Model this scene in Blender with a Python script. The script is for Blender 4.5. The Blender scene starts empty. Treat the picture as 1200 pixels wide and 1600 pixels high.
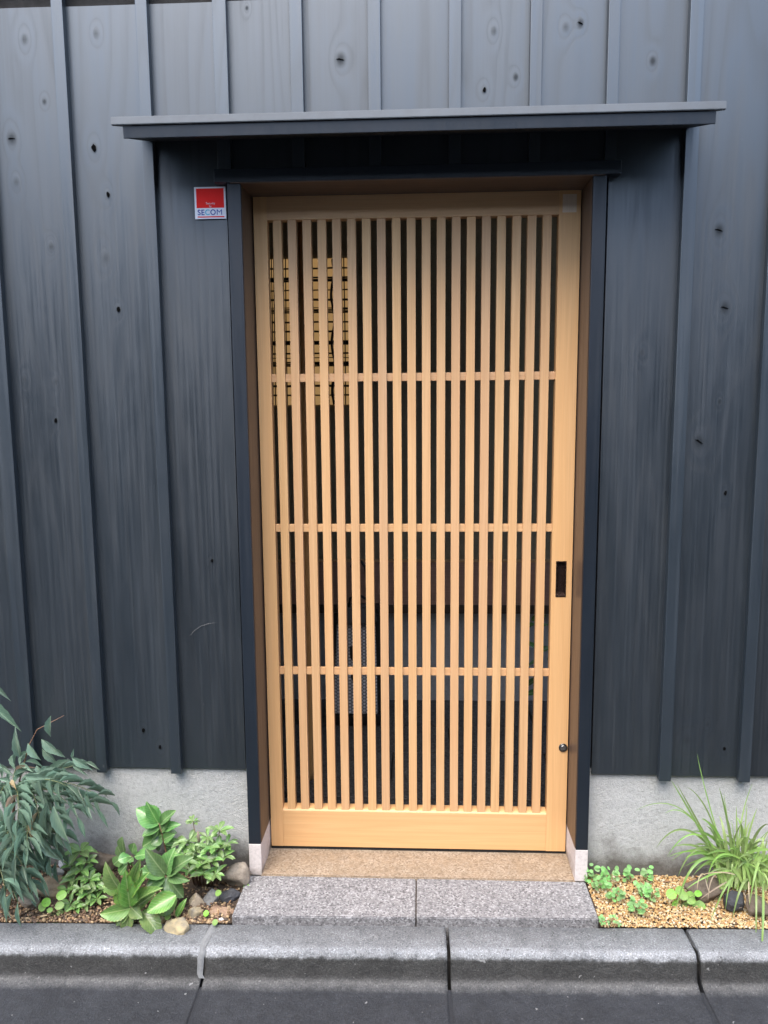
import bpy, bmesh, math, random
from mathutils import Vector, Matrix, noise
import numpy as np
rnd = random.Random(11)
sc = bpy.context.scene
COL = sc.collection
R = math.radians

# ------------------------------------------------------------------ camera
CAM = (0.4616, -2.2214, 1.3363); YAW, PITCH, ROLL, FPX = -0.0474, 0.1332, -0.0081, 1215.09
_f = Vector((math.sin(YAW)*math.cos(PITCH), math.cos(YAW)*math.cos(PITCH), -math.sin(PITCH)))
_r = Vector((math.cos(YAW), -math.sin(YAW), 0)); _u = _r.cross(_f)
_c, _s = math.cos(ROLL), math.sin(ROLL)
_r, _u = _c*_r + _s*_u, -_s*_r + _c*_u
cam = bpy.data.cameras.new('camera'); camo = bpy.data.objects.new('camera', cam); COL.objects.link(camo)
m = Matrix((( _r.x, _u.x, -_f.x), (_r.y, _u.y, -_f.y), (_r.z, _u.z, -_f.z))).to_4x4()
m.translation = Vector(CAM); camo.matrix_world = m
cam.sensor_fit = 'VERTICAL'; cam.sensor_height = 32.0; cam.lens = FPX/1600*32.0
cam.clip_start = 0.02; cam.clip_end = 500
sc.camera = camo
def ray(px, py):
    return _f + _r*((px-600)/FPX) - _u*((py-800)/FPX)
def aty(px, py, y):                       # photo point on a plane parallel to the wall
    d = ray(px, py); return Vector(CAM) + d*((y-CAM[1])/d.y)
def atz(px, py, z):                       # photo point on a level plane
    d = ray(px, py); return Vector(CAM) + d*((z-CAM[2])/d.z)

# ------------------------------------------------------------------ light
SUN_EL, SUN_AZ = R(60), R(200)            # azimuth measured from +Y, clockwise: behind the viewer, a little to the left
w = bpy.data.worlds.new('World'); sc.world = w; w.use_nodes = True
nt = w.node_tree; nt.nodes.clear()
sky = nt.nodes.new('ShaderNodeTexSky'); sky.sky_type = 'NISHITA'; sky.sun_disc = False
sky.sun_elevation = SUN_EL; sky.sun_rotation = SUN_AZ; sky.air_density = 1.0; sky.dust_density = 2.0; sky.ozone_density = 0.4
bg = nt.nodes.new('ShaderNodeBackground'); bg.inputs[1].default_value = 0.15
wo = nt.nodes.new('ShaderNodeOutputWorld')
nt.links.new(sky.outputs[0], bg.inputs[0]); nt.links.new(bg.outputs[0], wo.inputs[0])
sl = bpy.data.lights.new('sun', 'SUN'); sl.energy = 1.2; sl.angle = R(50); sl.color = (1.0, 0.96, 0.91)
so = bpy.data.objects.new('sun', sl); COL.objects.link(so)
sd = Vector((math.sin(SUN_AZ)*math.cos(SUN_EL), math.cos(SUN_AZ)*math.cos(SUN_EL), math.sin(SUN_EL)))
so.rotation_euler = sd.to_track_quat('Z', 'Y').to_euler()
sc.view_settings.view_transform = 'Standard'; sc.view_settings.look = 'None'
sc.view_settings.exposure = 1.98; sc.view_settings.gamma = 1.0; sc.view_settings.use_curve_mapping = False
sc.render.film_transparent = False
sc.cycles.max_bounces = 6; sc.cycles.use_denoising = True

# ------------------------------------------------------------------ materials
class NT:
    def __init__(s, name):
        s.m = bpy.data.materials.new(name); s.m.use_nodes = True; s.t = s.m.node_tree; s.t.nodes.clear()
        s.out = s.n('ShaderNodeOutputMaterial'); s.b = s.n('ShaderNodeBsdfPrincipled')
        s.l(s.b.outputs[0], s.out.inputs[0])
    def n(s, k, **kw):
        x = s.t.nodes.new(k)
        for a, v in kw.items(): setattr(x, a, v)
        return x
    def l(s, a, b): s.t.links.new(a, b)
    def put(s, sock, v):
        if isinstance(v, (int, float)): sock.default_value = v
        elif isinstance(v, tuple): sock.default_value = v if len(v) != 3 or sock.type == 'VECTOR' else (*v, 1)
        else: s.l(v, sock)
    def pos(s, scale=(1, 1, 1), rand=0.0):       # world position, scaled, shifted per object
        g = s.n('ShaderNodeNewGeometry'); mp = s.n('ShaderNodeVectorMath', operation='MULTIPLY')
        s.l(g.outputs['Position'], mp.inputs[0]); mp.inputs[1].default_value = scale
        if not rand: return mp.outputs[0]
        return s.shift(mp.outputs[0], rand)
    def obj(s, scale=(1, 1, 1), rand=0.0):
        g = s.n('ShaderNodeTexCoord'); mp = s.n('ShaderNodeVectorMath', operation='MULTIPLY')
        s.l(g.outputs['Object'], mp.inputs[0]); mp.inputs[1].default_value = scale
        if not rand: return mp.outputs[0]
        return s.shift(mp.outputs[0], rand)
    def shift(s, v, rand):
        oi = s.n('ShaderNodeObjectInfo'); k = s.n('ShaderNodeVectorMath', operation='MULTIPLY_ADD')
        c = s.n('ShaderNodeCombineXYZ')
        for i in range(3): s.l(oi.outputs['Random'], c.inputs[i])
        s.l(c.outputs[0], k.inputs[0]); k.inputs[1].default_value = (rand, rand*1.7, rand*2.3); s.l(v, k.inputs[2])
        return k.outputs[0]
    def rnd(s): return s.n('ShaderNodeObjectInfo').outputs['Random']
    def noise(s, v, scale, detail=4, rough=.55, dist=0.0, col=False):
        x = s.n('ShaderNodeTexNoise'); s.l(v, x.inputs['Vector'])
        x.inputs['Scale'].default_value = scale; x.inputs['Detail'].default_value = detail
        x.inputs['Roughness'].default_value = rough; x.inputs['Distortion'].default_value = dist
        return x.outputs['Color' if col else 'Fac']
    def vor(s, v, scale, feature='F1', out='Distance', rand=1.0):
        x = s.n('ShaderNodeTexVoronoi', feature=feature); s.l(v, x.inputs['Vector'])
        x.inputs['Scale'].default_value = scale; x.inputs['Randomness'].default_value = rand
        return x.outputs[out]
    def ramp(s, f, *stops):
        x = s.n('ShaderNodeValToRGB'); s.l(f, x.inputs[0]); e = x.color_ramp.elements
        while len(e) < len(stops): e.new(.5)
        for i, (p, c) in enumerate(stops):
            e[i].position = p; e[i].color = (c, c, c, 1) if isinstance(c, (int, float)) else (*c, 1)
        return x.outputs[0]
    def mix(s, f, a, b, mode='MIX'):
        x = s.n('ShaderNodeMix', data_type='RGBA', blend_type=mode)
        s.put(x.inputs[0], f); s.put(x.inputs[6], a); s.put(x.inputs[7], b); return x.outputs[2]
    def math(s, op, a, b=0.0, c=None):
        x = s.n('ShaderNodeMath', operation=op); s.put(x.inputs[0], a); s.put(x.inputs[1], b)
        if c is not None: s.put(x.inputs[2], c)
        return x.outputs[0]
    def map(s, f, a, b, c=0.0, d=1.0):
        x = s.n('ShaderNodeMapRange'); s.l(f, x.inputs[0])
        for i, v in enumerate((a, b, c, d)): x.inputs[i+1].default_value = v
        return x.outputs[0]
    def hsv(s, c, h=.5, sa=1.0, v=1.0):
        x = s.n('ShaderNodeHueSaturation'); s.put(x.inputs['Hue'], h); s.put(x.inputs['Saturation'], sa); s.put(x.inputs['Value'], v)
        s.put(x.inputs['Color'], c); return x.outputs[0]
    def bump(s, h, strength=.5, dist=.002, prev=None):
        x = s.n('ShaderNodeBump'); x.inputs['Strength'].default_value = strength; x.inputs['Distance'].default_value = dist
        s.l(h, x.inputs['Height'])
        if prev is not None: s.l(prev, x.inputs['Normal'])
        return x.outputs[0]
    def done(s, color, rough=.5, bump=None, spec=None, metal=None):
        s.put(s.b.inputs['Base Color'], color); s.put(s.b.inputs['Roughness'], rough)
        if bump is not None: s.l(bump, s.b.inputs['Normal'])
        if spec is not None: s.b.inputs['Specular IOR Level'].default_value = spec
        if metal is not None: s.b.inputs['Metallic'].default_value = metal
        return s.m

def mat_paint(name, base=(.050, .058, .070), rough=.46, spec=.6, worn=1.0):
    k = NT(name)
    p = k.pos((4.2, 4.2, .34), 9.0)
    cont = k.noise(p, 1.0, 2, .5)                                   # cathedral grain: contour lines of a stretched field
    kat = k.n('ShaderNodeAttribute', attribute_name='knot').outputs['Fac']; core = k.n('ShaderNodeAttribute', attribute_name='core').outputs['Fac']
    cont = k.math('ADD', cont, k.math('MULTIPLY', kat, .13))
    rings = k.math('FRACT', k.math('MULTIPLY', cont, 15.0))
    rings = k.ramp(rings, (0, .55), (.12, .25), (.6, .7), (1, .55))
    fine = k.noise(k.pos((170, 170, 2.2), 5.0), 1.0, 3, .6)
    blot = k.noise(k.pos((7, 7, 1.1), 3.0), 1.0, 4, .6)
    c = k.mix(k.map(blot, .3, .7, 0, .45*worn), base, tuple(x*1.5 for x in base))
    c = k.mix(k.map(rings, .2, .7, .45*worn, 0), c, tuple(x*.5 for x in base))
    c = k.mix(k.map(fine, .55, .8, 0, .35*worn), c, tuple(x*1.9 for x in base))
    c = k.mix(k.map(core, .1, .9, 0, .55), c, tuple(x*.5 for x in base))
    c = k.hsv(c, v=k.map(k.rnd(), 0, 1, .80, 1.2))
    # rubbed and splashed spots: denser near the ground, where feet and rain reach
    sep = k.n('ShaderNodeSeparateXYZ'); g = k.n('ShaderNodeNewGeometry'); k.l(g.outputs['Position'], sep.inputs[0])
    low = k.map(sep.outputs[2], .3, 1.4, 1, .3)
    sp = k.vor(k.pos((1, 1, .55), 4.0), 26.0)
    s2 = k.n('ShaderNodeSeparateColor'); k.l(sp.node.outputs['Color'], s2.inputs[0])
    dot = k.math('MULTIPLY', k.map(sp, .05, .11, 1, 0), k.math('LESS_THAN', s2.outputs[0], k.math('MULTIPLY', low, .10)))
    c = k.mix(k.math('MULTIPLY', dot, k.map(s2.outputs[1], 0, 1, .12, .75)), c, (.20, .20, .20))
    scuff = k.noise(k.pos((30, 30, 9), 2.0), 1.0, 5, .7)
    c = k.mix(k.math('MULTIPLY', k.map(scuff, .66, .80, 0, .30*worn), low), c, tuple(x*4 for x in base))
    rg = k.math('ADD', k.map(fine, .3, .7, rough-.06, rough+.08), k.map(blot, .3, .7, -.05, .06))
    rg = k.math('ADD', rg, k.math('ADD', k.map(core, .1, .9, 0, .22), k.map(rings, .25, .65, .07*worn, 0)))
    rg = k.math('ADD', rg, k.map(scuff, .35, .7, -.02, .04))
    b = k.bump(rings, .22*worn, .0008)
    b = k.bump(fine, .22*worn, .0005, b)
    if spec > .9: k.put(k.b.inputs['Coat Weight'], k.math('SUBTRACT', k.map(core, .1, .8, .36, .12), k.map(rings, .25, .6, .13*worn, 0))); k.put(k.b.inputs['Coat Roughness'], k.math('SUBTRACT', rg, .03))
    if spec > .9: k.put(k.b.inputs['Specular IOR Level'], k.map(core, .15, .8, 1.0, .4)); spec = None
    if spec is None: k.b.inputs['Specular Tint'].default_value = (.93, .975, 1.0, 1)
    return k.done(c, rg, b, spec)

def mat_wood(name, c1, c2, rough=.5, axis='z', rings_n=9.0, dirt=0.0):
    k = NT(name)
    sc_ = {'z': (16, 16, .7), 'x': (.7, 16, 16)}[axis]; fs = {'z': (420, 420, 5), 'x': (5, 420, 420)}[axis]
    p = k.pos(sc_, 13.0)
    cont = k.noise(p, 1.0, 2, .45)
    rings = k.ramp(k.math('FRACT', k.math('MULTIPLY', cont, rings_n)), (0, 0.9), (.55, .25), (.85, .75), (1, .9))
    fine = k.noise(k.pos(fs, 3.0), 1.0, 3, .6)
    broad = k.noise(k.pos(tuple(x*.25 for x in sc_), 7.0), 1.0, 3, .5)
    c = k.mix(k.map(rings, .2, .95, 0, .8), c1, c2)
    c = k.mix(k.map(fine, .40, .72, 0, .5), c, tuple(x*.72 for x in c2))
    c = k.mix(k.map(broad, .35, .7, 0, .5), c, tuple(min(1, x*y) for x, y in zip(c1, (1.12, 1.0, .86))))
    c = k.hsv(c, h=k.map(k.rnd(), 0, 1, .4955, .4995), sa=k.map(k.rnd(), 0, 1, .97, 1.03), v=k.map(k.rnd(), 0, 1, .90, 1.05))
    if dirt:
        d = k.noise(k.pos((9, 9, 9)), 1.0, 5, .65)
        c = k.mix(k.map(d, .58, .78, 0, dirt), c, tuple(x*.45 for x in c2))
    b = k.bump(fine, .18, .0004); b = k.bump(rings, .06, .0004, b)
    return k.done(c, k.map(fine, .3, .7, rough-.06, rough+.08), b, .35)

def mat_plain(name, c, rough=.5, metal=0.0, var=.25, scale=40.0, spec=.5, bmp=.1):
    k = NT(name); p = k.pos((1, 1, 1), 2.0)
    n = k.noise(p, scale, 5, .6); n2 = k.noise(p, scale*.13, 3, .5)
    col = k.mix(k.map(n, .3, .7, 0, var), c, tuple(x*.6 for x in c))
    col = k.mix(k.map(n2, .35, .7, 0, var), col, tuple(min(1, x*1.35) for x in c))
    return k.done(col, k.map(n, .3, .7, max(.05, rough-.08), min(1, rough+.08)), k.bump(n, bmp, .002), spec, metal)

def mat_granite(name, light, mid, dark, stain=None, wet=0.0):
    k = NT(name); p = k.pos((1, 1, 1), 1.3)
    wv = k.n('ShaderNodeVectorMath', operation='MULTIPLY_ADD'); k.l(k.noise(p, 120, 2, .5, col=True), wv.inputs[0]); wv.inputs[1].default_value = (.006, .006, .006); k.l(p, wv.inputs[2])
    v = k.vor(wv.outputs[0], 230.0, out='Color')
    g = k.n('ShaderNodeSeparateColor'); k.l(v, g.inputs[0])
    n = k.noise(p, 330, 4, .7); big = k.noise(p, 9, 5, .65)
    c = k.ramp(k.mix(.45, g.outputs[0], n), (.24, dark), (.42, mid), (.58, mid), (.74, light))
    c = k.mix(k.map(big, .32, .72, 0, .42), c, tuple(x*.55 for x in mid))
    if stain:
        s = k.noise(p, 14, 5, .6); s3 = k.noise(p, 70, 4, .7)
        c = k.mix(k.map(s, .3, .65, .15, .65), c, k.mix(k.map(s3, .3, .7), stain, tuple(x*.42 for x in stain)))
    b = k.bump(n, .45, .0016); b = k.bump(big, .25, .004, b)
    return k.done(c, k.map(big, .3, .7, .62-wet, .82-wet), b, .4)

def mat_concrete(name, base, damp=None, pores=.5, grit=1.0, rough=.85, lift=.55, agg=0.0):
    k = NT(name); p = k.pos((1, 1, 1), 0.7)
    n1 = k.noise(p, 5, 6, .62); n2 = k.noise(p, 105, 5, .7); n3 = k.noise(p, 420, 3, .6)
    c = k.mix(k.map(n1, .3, .72, 0, .55), base, tuple(x*lift for x in base))
    c = k.mix(k.map(n2, .35, .72, 0, .5), c, tuple(min(1, x*1.35) for x in base)); c = k.mix(k.map(n2, .46, .30, 0, .4), c, tuple(x*.6 for x in base))
    c = k.mix(k.map(n3, .55, .8, 0, .5), c, tuple(x*.45 for x in base))
    if agg:                                                          # pale aggregate grains worn to the surface
        a = k.noise(p, 150, 3, .5); a2 = k.noise(p, 40, 3, .6)
        c = k.mix(k.math('MULTIPLY', k.map(a, .70-agg*.25, .74-agg*.20, 0, 1), k.map(a2, .40, .62, .1, .6)), c, tuple(min(1, x*1.9) for x in base))
        a3 = k.noise(p, 95, 2, .5, .4)
        c = k.mix(k.map(a3, .70, .73, 0, .55), c, tuple(min(1, x*2.4) for x in base))
    if damp:                                                         # rising damp and soil splash along the foot, ragged upper edge
        z0, z1, dc, am = damp
        sep = k.n('ShaderNodeSeparateXYZ'); k.l(k.pos(), sep.inputs[0])
        e = k.math('ADD', sep.outputs[2], k.map(k.noise(p, 7, 5, .6), 0, 1, .11, -.11))
        c = k.mix(k.map(e, z0, z1, am, 0), c, dc)
    b = k.bump(n2, .5*grit, .004); b = k.bump(n3, .55*grit, .0022, b); b = k.bump(n1, .12*grit, .006, b)
    return k.done(c, rough, b, .3)

def mat_leaf(name, c1, c2, vein, edge=None, rough=.34, trans=.28, spec=.5):
    k = NT(name); o = k.obj((1, 1, 1)); sep = k.n('ShaderNodeSeparateXYZ'); k.l(o, sep.inputs[0])
    n = k.noise(k.shift(o, 8.0), 3.2, 4, .6)
    c = k.mix(k.map(n, .35, .68), c1, c2)
    ax = k.math('ABSOLUTE', sep.outputs[0])
    # side veins sweep forward from the midrib
    vv = k.math('FRACT', k.math('MULTIPLY', k.math('SUBTRACT', sep.outputs[1], k.math('MULTIPLY', ax, .8)), 8.0))
    vv = k.map(k.math('ABSOLUTE', k.math('SUBTRACT', vv, .5)), 0, .13, 1, 0)
    c = k.mix(k.math('MULTIPLY', vv, .30), c, vein)
    c = k.mix(k.map(ax, .015, .05, .75, 0), c, vein)
    if edge: c = k.mix(k.math('MULTIPLY', k.map(ax, .20, .46, 0, 1), k.map(k.noise(k.shift(o, 3.0), 5, 3), .5, .7, 0, .8)), c, edge)
    c = k.hsv(c, h=k.map(k.rnd(), 0, 1, .485, .512), sa=k.map(k.rnd(), 0, 1, .86, 1.06), v=k.map(k.rnd(), 0, 1, .72, 1.22))
    b = k.bump(vv, .25, .01)
    k.done(c, rough, b, spec)
    t = k.n('ShaderNodeBsdfTranslucent'); k.l(k.hsv(c, v=1.25), t.inputs[0])
    mx = k.n('ShaderNodeMixShader'); mx.inputs[0].default_value = trans
    k.l(k.b.outputs[0], mx.inputs[1]); k.l(t.outputs[0], mx.inputs[2]); k.l(mx.outputs[0], k.out.inputs[0])
    return k.m

def mat_rock(name, c1, c2, scale=30, layered=False):
    k = NT(name); p = k.pos((1, 1, 2.6) if layered else (1, 1, 1), 3.1)
    n = k.noise(p, scale, 6, .68); n2 = k.noise(p, scale*4.5, 4, .7)
    c = k.mix(k.map(n, .34, .66), c1, c2); c = k.mix(k.map(n2, .52, .75, 0, .6), c, tuple(x*.4 for x in c1))
    c = k.mix(k.map(n2, .40, .22, 0, .5), c, tuple(min(1, x*1.6) for x in c2))
    b = k.bump(n, .6, .008); b = k.bump(n2, .6, .003, b)
    return k.done(c, .72, b, .4)

def mat_vcol(name, rough=.6, spec=.4):
    k = NT(name); a = k.n('ShaderNodeAttribute', attribute_name='tint')
    n = k.noise(k.pos(), 500, 3, .6)
    c = k.mix(k.map(n, .35, .7, 0, .4), a.outputs[0], k.hsv(a.outputs[0], v=.55))
    return k.done(c, rough, None, spec)

def mat_emit(name, c, s):
    k = NT(name); n = k.noise(k.pos((1, 1, 1)), 9, 3, .5)
    k.put(k.b.inputs['Emission Color'], k.mix(k.map(n, .3, .7, 0, .35), c, tuple(x*y for x, y in zip(c, (.85, .75, .6)))))
    k.b.inputs['Emission Strength'].default_value = s
    return k.done((.20, .16, .10), .8)

def mat_honeycomb(name):
    k = NT(name); o = k.obj(); sep = k.n('ShaderNodeSeparateXYZ'); k.l(o, sep.inputs[0])
    kk = 2*math.pi/.0125; tot = None
    for a in (0, 60, 120):
        d = k.math('ADD', k.math('MULTIPLY', sep.outputs[0], kk*math.cos(R(a))), k.math('MULTIPLY', sep.outputs[2], kk*math.sin(R(a))))
        d = k.math('COSINE', d); tot = d if tot is None else k.math('ADD', tot, d)
    return k.done(k.mix(k.map(tot, -.7, .3), (.22, .225, .25), (.72, .73, .78)), .7, None, .3)

HOUSE = mat_paint('charcoal_stain', (.0088, .0132, .0176), .42, 1.0)
BATTEN = mat_paint('charcoal_batten', (.0135, .0195, .0255), .38, 1.0, .8)
TRIM = mat_paint('navy_black_trim', (.008, .013, .020), .42, .5, .5)
SOFFIT = mat_paint('canopy_black', (.010, .012, .014), .5, .4, .5)
HINOKI = mat_wood('oiled_cypress', (.62, .395, .200), (.55, .325, .150), .46, 'z')
HINOKI_H = mat_wood('oiled_cypress_rail', (.62, .395, .200), (.55, .325, .150), .46, 'x')
HINOKI_P = mat_wood('pale_cypress', (.66, .55, .43), (.62, .51, .39), .5, 'z')
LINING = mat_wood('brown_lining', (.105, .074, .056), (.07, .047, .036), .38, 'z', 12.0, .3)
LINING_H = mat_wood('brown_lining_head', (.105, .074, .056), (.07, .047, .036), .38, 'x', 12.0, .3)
BEAMW = mat_wood('brown_beam', (.50, .30, .22), (.38, .22, .155), .6, 'x', 14.0, .3)
METAL = mat_plain('grey_sheet_metal', (.125, .132, .136), .45, .35, .4, 25, .5, .05)
SHOE = mat_concrete('pale_shoe', (.55, .50, .475), (-.02, .012, (.22, .17, .12), .8), grit=.35, lift=.82)
FOUND = mat_concrete('foundation_render', (.44, .445, .43), (.010, .080, (.075, .062, .050), .85), grit=1.6, lift=.80)
FOUND_O = mat_concrete('shade_wall_render', (.10, .10, .098), None, grit=.5, lift=.8)
KERB = mat_concrete('kerb_concrete', (.235, .245, .250), None, grit=1.6, lift=.50, rough=.78, agg=.5)
WORN = mat_concrete('kerb_worn_edge', (.34, .35, .355), None, grit=1.6, lift=.62, rough=.78, agg=.4)
KERBFACE = mat_concrete('kerb_face_grime', (.062, .060, .055), None, grit=1.2, lift=.55, agg=.1)
SILT = mat_concrete('kerb_foot_silt', (.165, .16, .148), None, grit=1.4, lift=.45)
PAN = mat_concrete('gutter_concrete', (.024, .0255, .029), None, grit=.8, lift=.62, rough=.62, agg=.16)
ASPHALT = mat_concrete('asphalt', (.055, .055, .056), None, grit=1.6, agg=.3)
MORTAR = mat_concrete('mortar', (.20, .205, .205), None, grit=1.0)
GRANITE = mat_granite('grey_granite', (.36, .355, .355), (.205, .20, .20), (.085, .08, .083))
GRANITE_B = mat_granite('brown_granite', (.46, .385, .30), (.33, .26, .185), (.14, .10, .07), (.29, .205, .125))
SOIL = mat_concrete('dark_soil', (.085, .060, .042), None, grit=2.0, lift=.45)
PEBBLE = mat_vcol('pea_gravel')
PLASTER = mat_concrete('olive_plaster', (.30, .25, .165), None, grit=.8, lift=.7)
INCON = mat_concrete('inner_concrete', (.38, .38, .39), None, grit=.5, lift=.75)
INFLOOR = mat_granite('dark_paving', (.16, .155, .15), (.080, .076, .073), (.025, .024, .023))
DARK = mat_plain('dark_void', (.012, .011, .010), .9)
GLOW = mat_emit('lit_paper', (1.0, .60, .24), .085)
REED = mat_plain('dark_reed', (.030, .016, .010), .6)
BAMBOO = mat_wood('brown_bamboo', (.55, .34, .16), (.40, .23, .10), .4, 'z', 3.0)
BLACKP = mat_plain('black_plastic', (.012, .012, .013), .4)
HONEY = mat_honeycomb('honeycomb_print')
CUP = mat_plain('dark_bronze', (.060, .036, .030), .28, .75, .3, 60)
STEEL = mat_plain('lock_steel', (.30, .30, .29), .32, .9, .3, 80)
STEEL_D = mat_plain('lock_dark_ring', (.085, .083, .078), .35, .8, .3, 80)
WHITE = mat_plain('sticker_white', (.80, .80, .83), .5, 0, .05, 60, .25)
RED = mat_plain('sticker_red', (.86, .020, .016), .55, 0, .1, 60, .15)
BLUE = mat_plain('sticker_blue', (.012, .045, .30), .35, 0, .05, 60)
CYAN = mat_plain('sticker_cyan', (.06, .50, .66), .35, 0, .05, 60)
KNOT = mat_paint('knot_ring', (.041, .050, .063), .42, .9, 1.0)
KNOTD = mat_paint('knot_dark', (.034, .041, .052), .45, .5, .4)
HOLE = mat_plain('knot_hole', (.004, .004, .004), 1.0, 0, .25, 40, 0.0)
L_NARROW = mat_leaf('narrow_leaf', (.200, .300, .215), (.140, .235, .170), (.27, .37, .26), None, .28, .22)
L_BROAD = mat_leaf('broad_leaf', (.195, .350, .080), (.115, .245, .060), (.38, .51, .19), (.33, .27, .08), .24, .28, .6)
L_STAR = mat_leaf('deep_leaf', (.145, .300, .085), (.095, .215, .068), (.32, .47, .20), None, .22, .25, .6)
L_WHORL = mat_leaf('whorl_leaf', (.200, .345, .095), (.125, .250, .075), (.33, .46, .17), None, .26, .25, .6)
L_ROUND = mat_leaf('round_leaf', (.28, .55, .09), (.21, .45, .07), (.28, .48, .13), None, .4, .35)
L_WEED = mat_leaf('weed_leaf', (.27, .52, .18), (.21, .44, .14), (.27, .50, .20), None, .45, .35)
L_BLADE = mat_leaf('blade', (.27, .42, .11), (.17, .30, .075), (.36, .50, .16), None, .4, .3)
L_DRY = mat_leaf('dry_blade', (.42, .33, .21), (.33, .24, .15), (.46, .38, .26), None, .6, .25)
STEM = mat_plain('green_stem', (.15, .17, .07), .5)
STEMB = mat_plain('brown_stem', (.16, .085, .05), .6)

# ------------------------------------------------------------------ builders
def tag(o, label=None, cat=None, group=None, kind=None):
    if label: o['label'] = label
    if cat: o['category'] = cat
    if group: o['group'] = group
    if kind: o['kind'] = kind
    return o
def empty(name, loc=(0, 0, 0)):
    o = bpy.data.objects.new(name, None); o.empty_display_size = .05; COL.objects.link(o); o.location = loc; WL[o] = Vector(loc); return o
WL = {}                                   # world location of every object used as a parent (no parent is rotated)
def link(name, me, mat, parent=None, loc=(0, 0, 0), rot=None):
    o = bpy.data.objects.new(name, me); COL.objects.link(o)
    if mat is not None and not me.materials: me.materials.append(mat)
    base = WL.get(parent, Vector((0, 0, 0)))
    if parent is not None: o.parent = parent
    o.location = Vector(loc) - base
    if rot is not None: o.rotation_euler = rot
    WL[o] = Vector(loc)
    return o
def bm_mesh(bm, name, smooth=False):
    bmesh.ops.recalc_face_normals(bm, faces=bm.faces)
    me = bpy.data.meshes.new(name); bm.to_mesh(me); bm.free()
    if smooth:
        for p in me.polygons: p.use_smooth = True
    return me
def box_mesh(name, sx, sy, sz, bev=0.0, seg=2, jitter=0.0):
    bm = bmesh.new(); bmesh.ops.create_cube(bm, size=1)
    for v in bm.verts: v.co = Vector((v.co.x*sx, v.co.y*sy, v.co.z*sz))
    if jitter:
        for v in bm.verts: v.co += Vector((rnd.uniform(-jitter, jitter), rnd.uniform(-jitter, jitter)*.3, 0))
    if bev: bmesh.ops.bevel(bm, geom=bm.edges[:], offset=bev, segments=seg, affect='EDGES', profile=.6)
    return bm_mesh(bm, name)
def box(name, x0, x1, y0, y1, z0, z1, mat, parent=None, bev=0.0, seg=2, jitter=0.0):
    me = box_mesh(name, x1-x0, y1-y0, z1-z0, bev, seg, jitter)
    return link(name, me, mat, parent, ((x0+x1)/2, (y0+y1)/2, (z0+z1)/2))
def prism_x(name, prof, x0, x1, mat, parent=None, bev=0.0, smooth=False):     # profile of (y, z), run along x
    cx = (x0+x1)/2; cy = sum(p[0] for p in prof)/len(prof); cz = sum(p[1] for p in prof)/len(prof)
    bm = bmesh.new()
    a = [bm.verts.new((x0-cx, y-cy, z-cz)) for y, z in prof]; b = [bm.verts.new((x1-cx, y-cy, z-cz)) for y, z in prof]
    n = len(prof); bm.faces.new(a); bm.faces.new(b[::-1])
    for i in range(n): bm.faces.new((a[i], b[i], b[(i+1) % n], a[(i+1) % n]))
    if bev: bmesh.ops.bevel(bm, geom=bm.edges[:], offset=bev, segments=2, affect='EDGES')
    return link(name, bm_mesh(bm, name, smooth), mat, parent, (cx, cy, cz))
def tube_mesh(name, pts, radii, seg=8, origin=Vector((0, 0, 0)), cap=True):
    bm = bmesh.new(); rings = []
    pts = [Vector(p) - origin for p in pts]
    for i, p in enumerate(pts):
        t = (pts[min(i+1, len(pts)-1)] - pts[max(i-1, 0)]).normalized()
        a = t.orthogonal().normalized() if i == 0 else (rings_a - t*rings_a.dot(t)).normalized()
        rings_a = a; b = t.cross(a); r = radii[i] if hasattr(radii, '__len__') else radii
        rings.append([bm.verts.new(p + (a*math.cos(q) + b*math.sin(q))*r) for q in [2*math.pi*k/seg for k in range(seg)]])
    for i in range(len(rings)-1):
        for k in range(seg): bm.faces.new((rings[i][k], rings[i][(k+1) % seg], rings[i+1][(k+1) % seg], rings[i+1][k]))
    if cap: bm.faces.new(rings[0][::-1]); bm.faces.new(rings[-1])
    return bm_mesh(bm, name, True)
def tube(name, pts, radii, mat, parent=None, seg=8):
    o = Vector(pts[0]); return link(name, tube_mesh(name, pts, radii, seg, o), mat, parent, o)
def lathe_y(name, prof, mat, parent, loc, seg=28):        # prof of (radius, y): a turned piece facing -y
    bm = bmesh.new(); rings = []
    for r, y in prof: rings.append([bm.verts.new((r*math.cos(2*math.pi*k/seg), y, r*math.sin(2*math.pi*k/seg))) for k in range(seg)])
    for i in range(len(rings)-1):
        for k in range(seg): bm.faces.new((rings[i][k], rings[i][(k+1) % seg], rings[i+1][(k+1) % seg], rings[i+1][k]))
    bm.faces.new(rings[0]); bm.faces.new(rings[-1][::-1])
    return link(name, bm_mesh(bm, name), mat, parent, loc)

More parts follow.
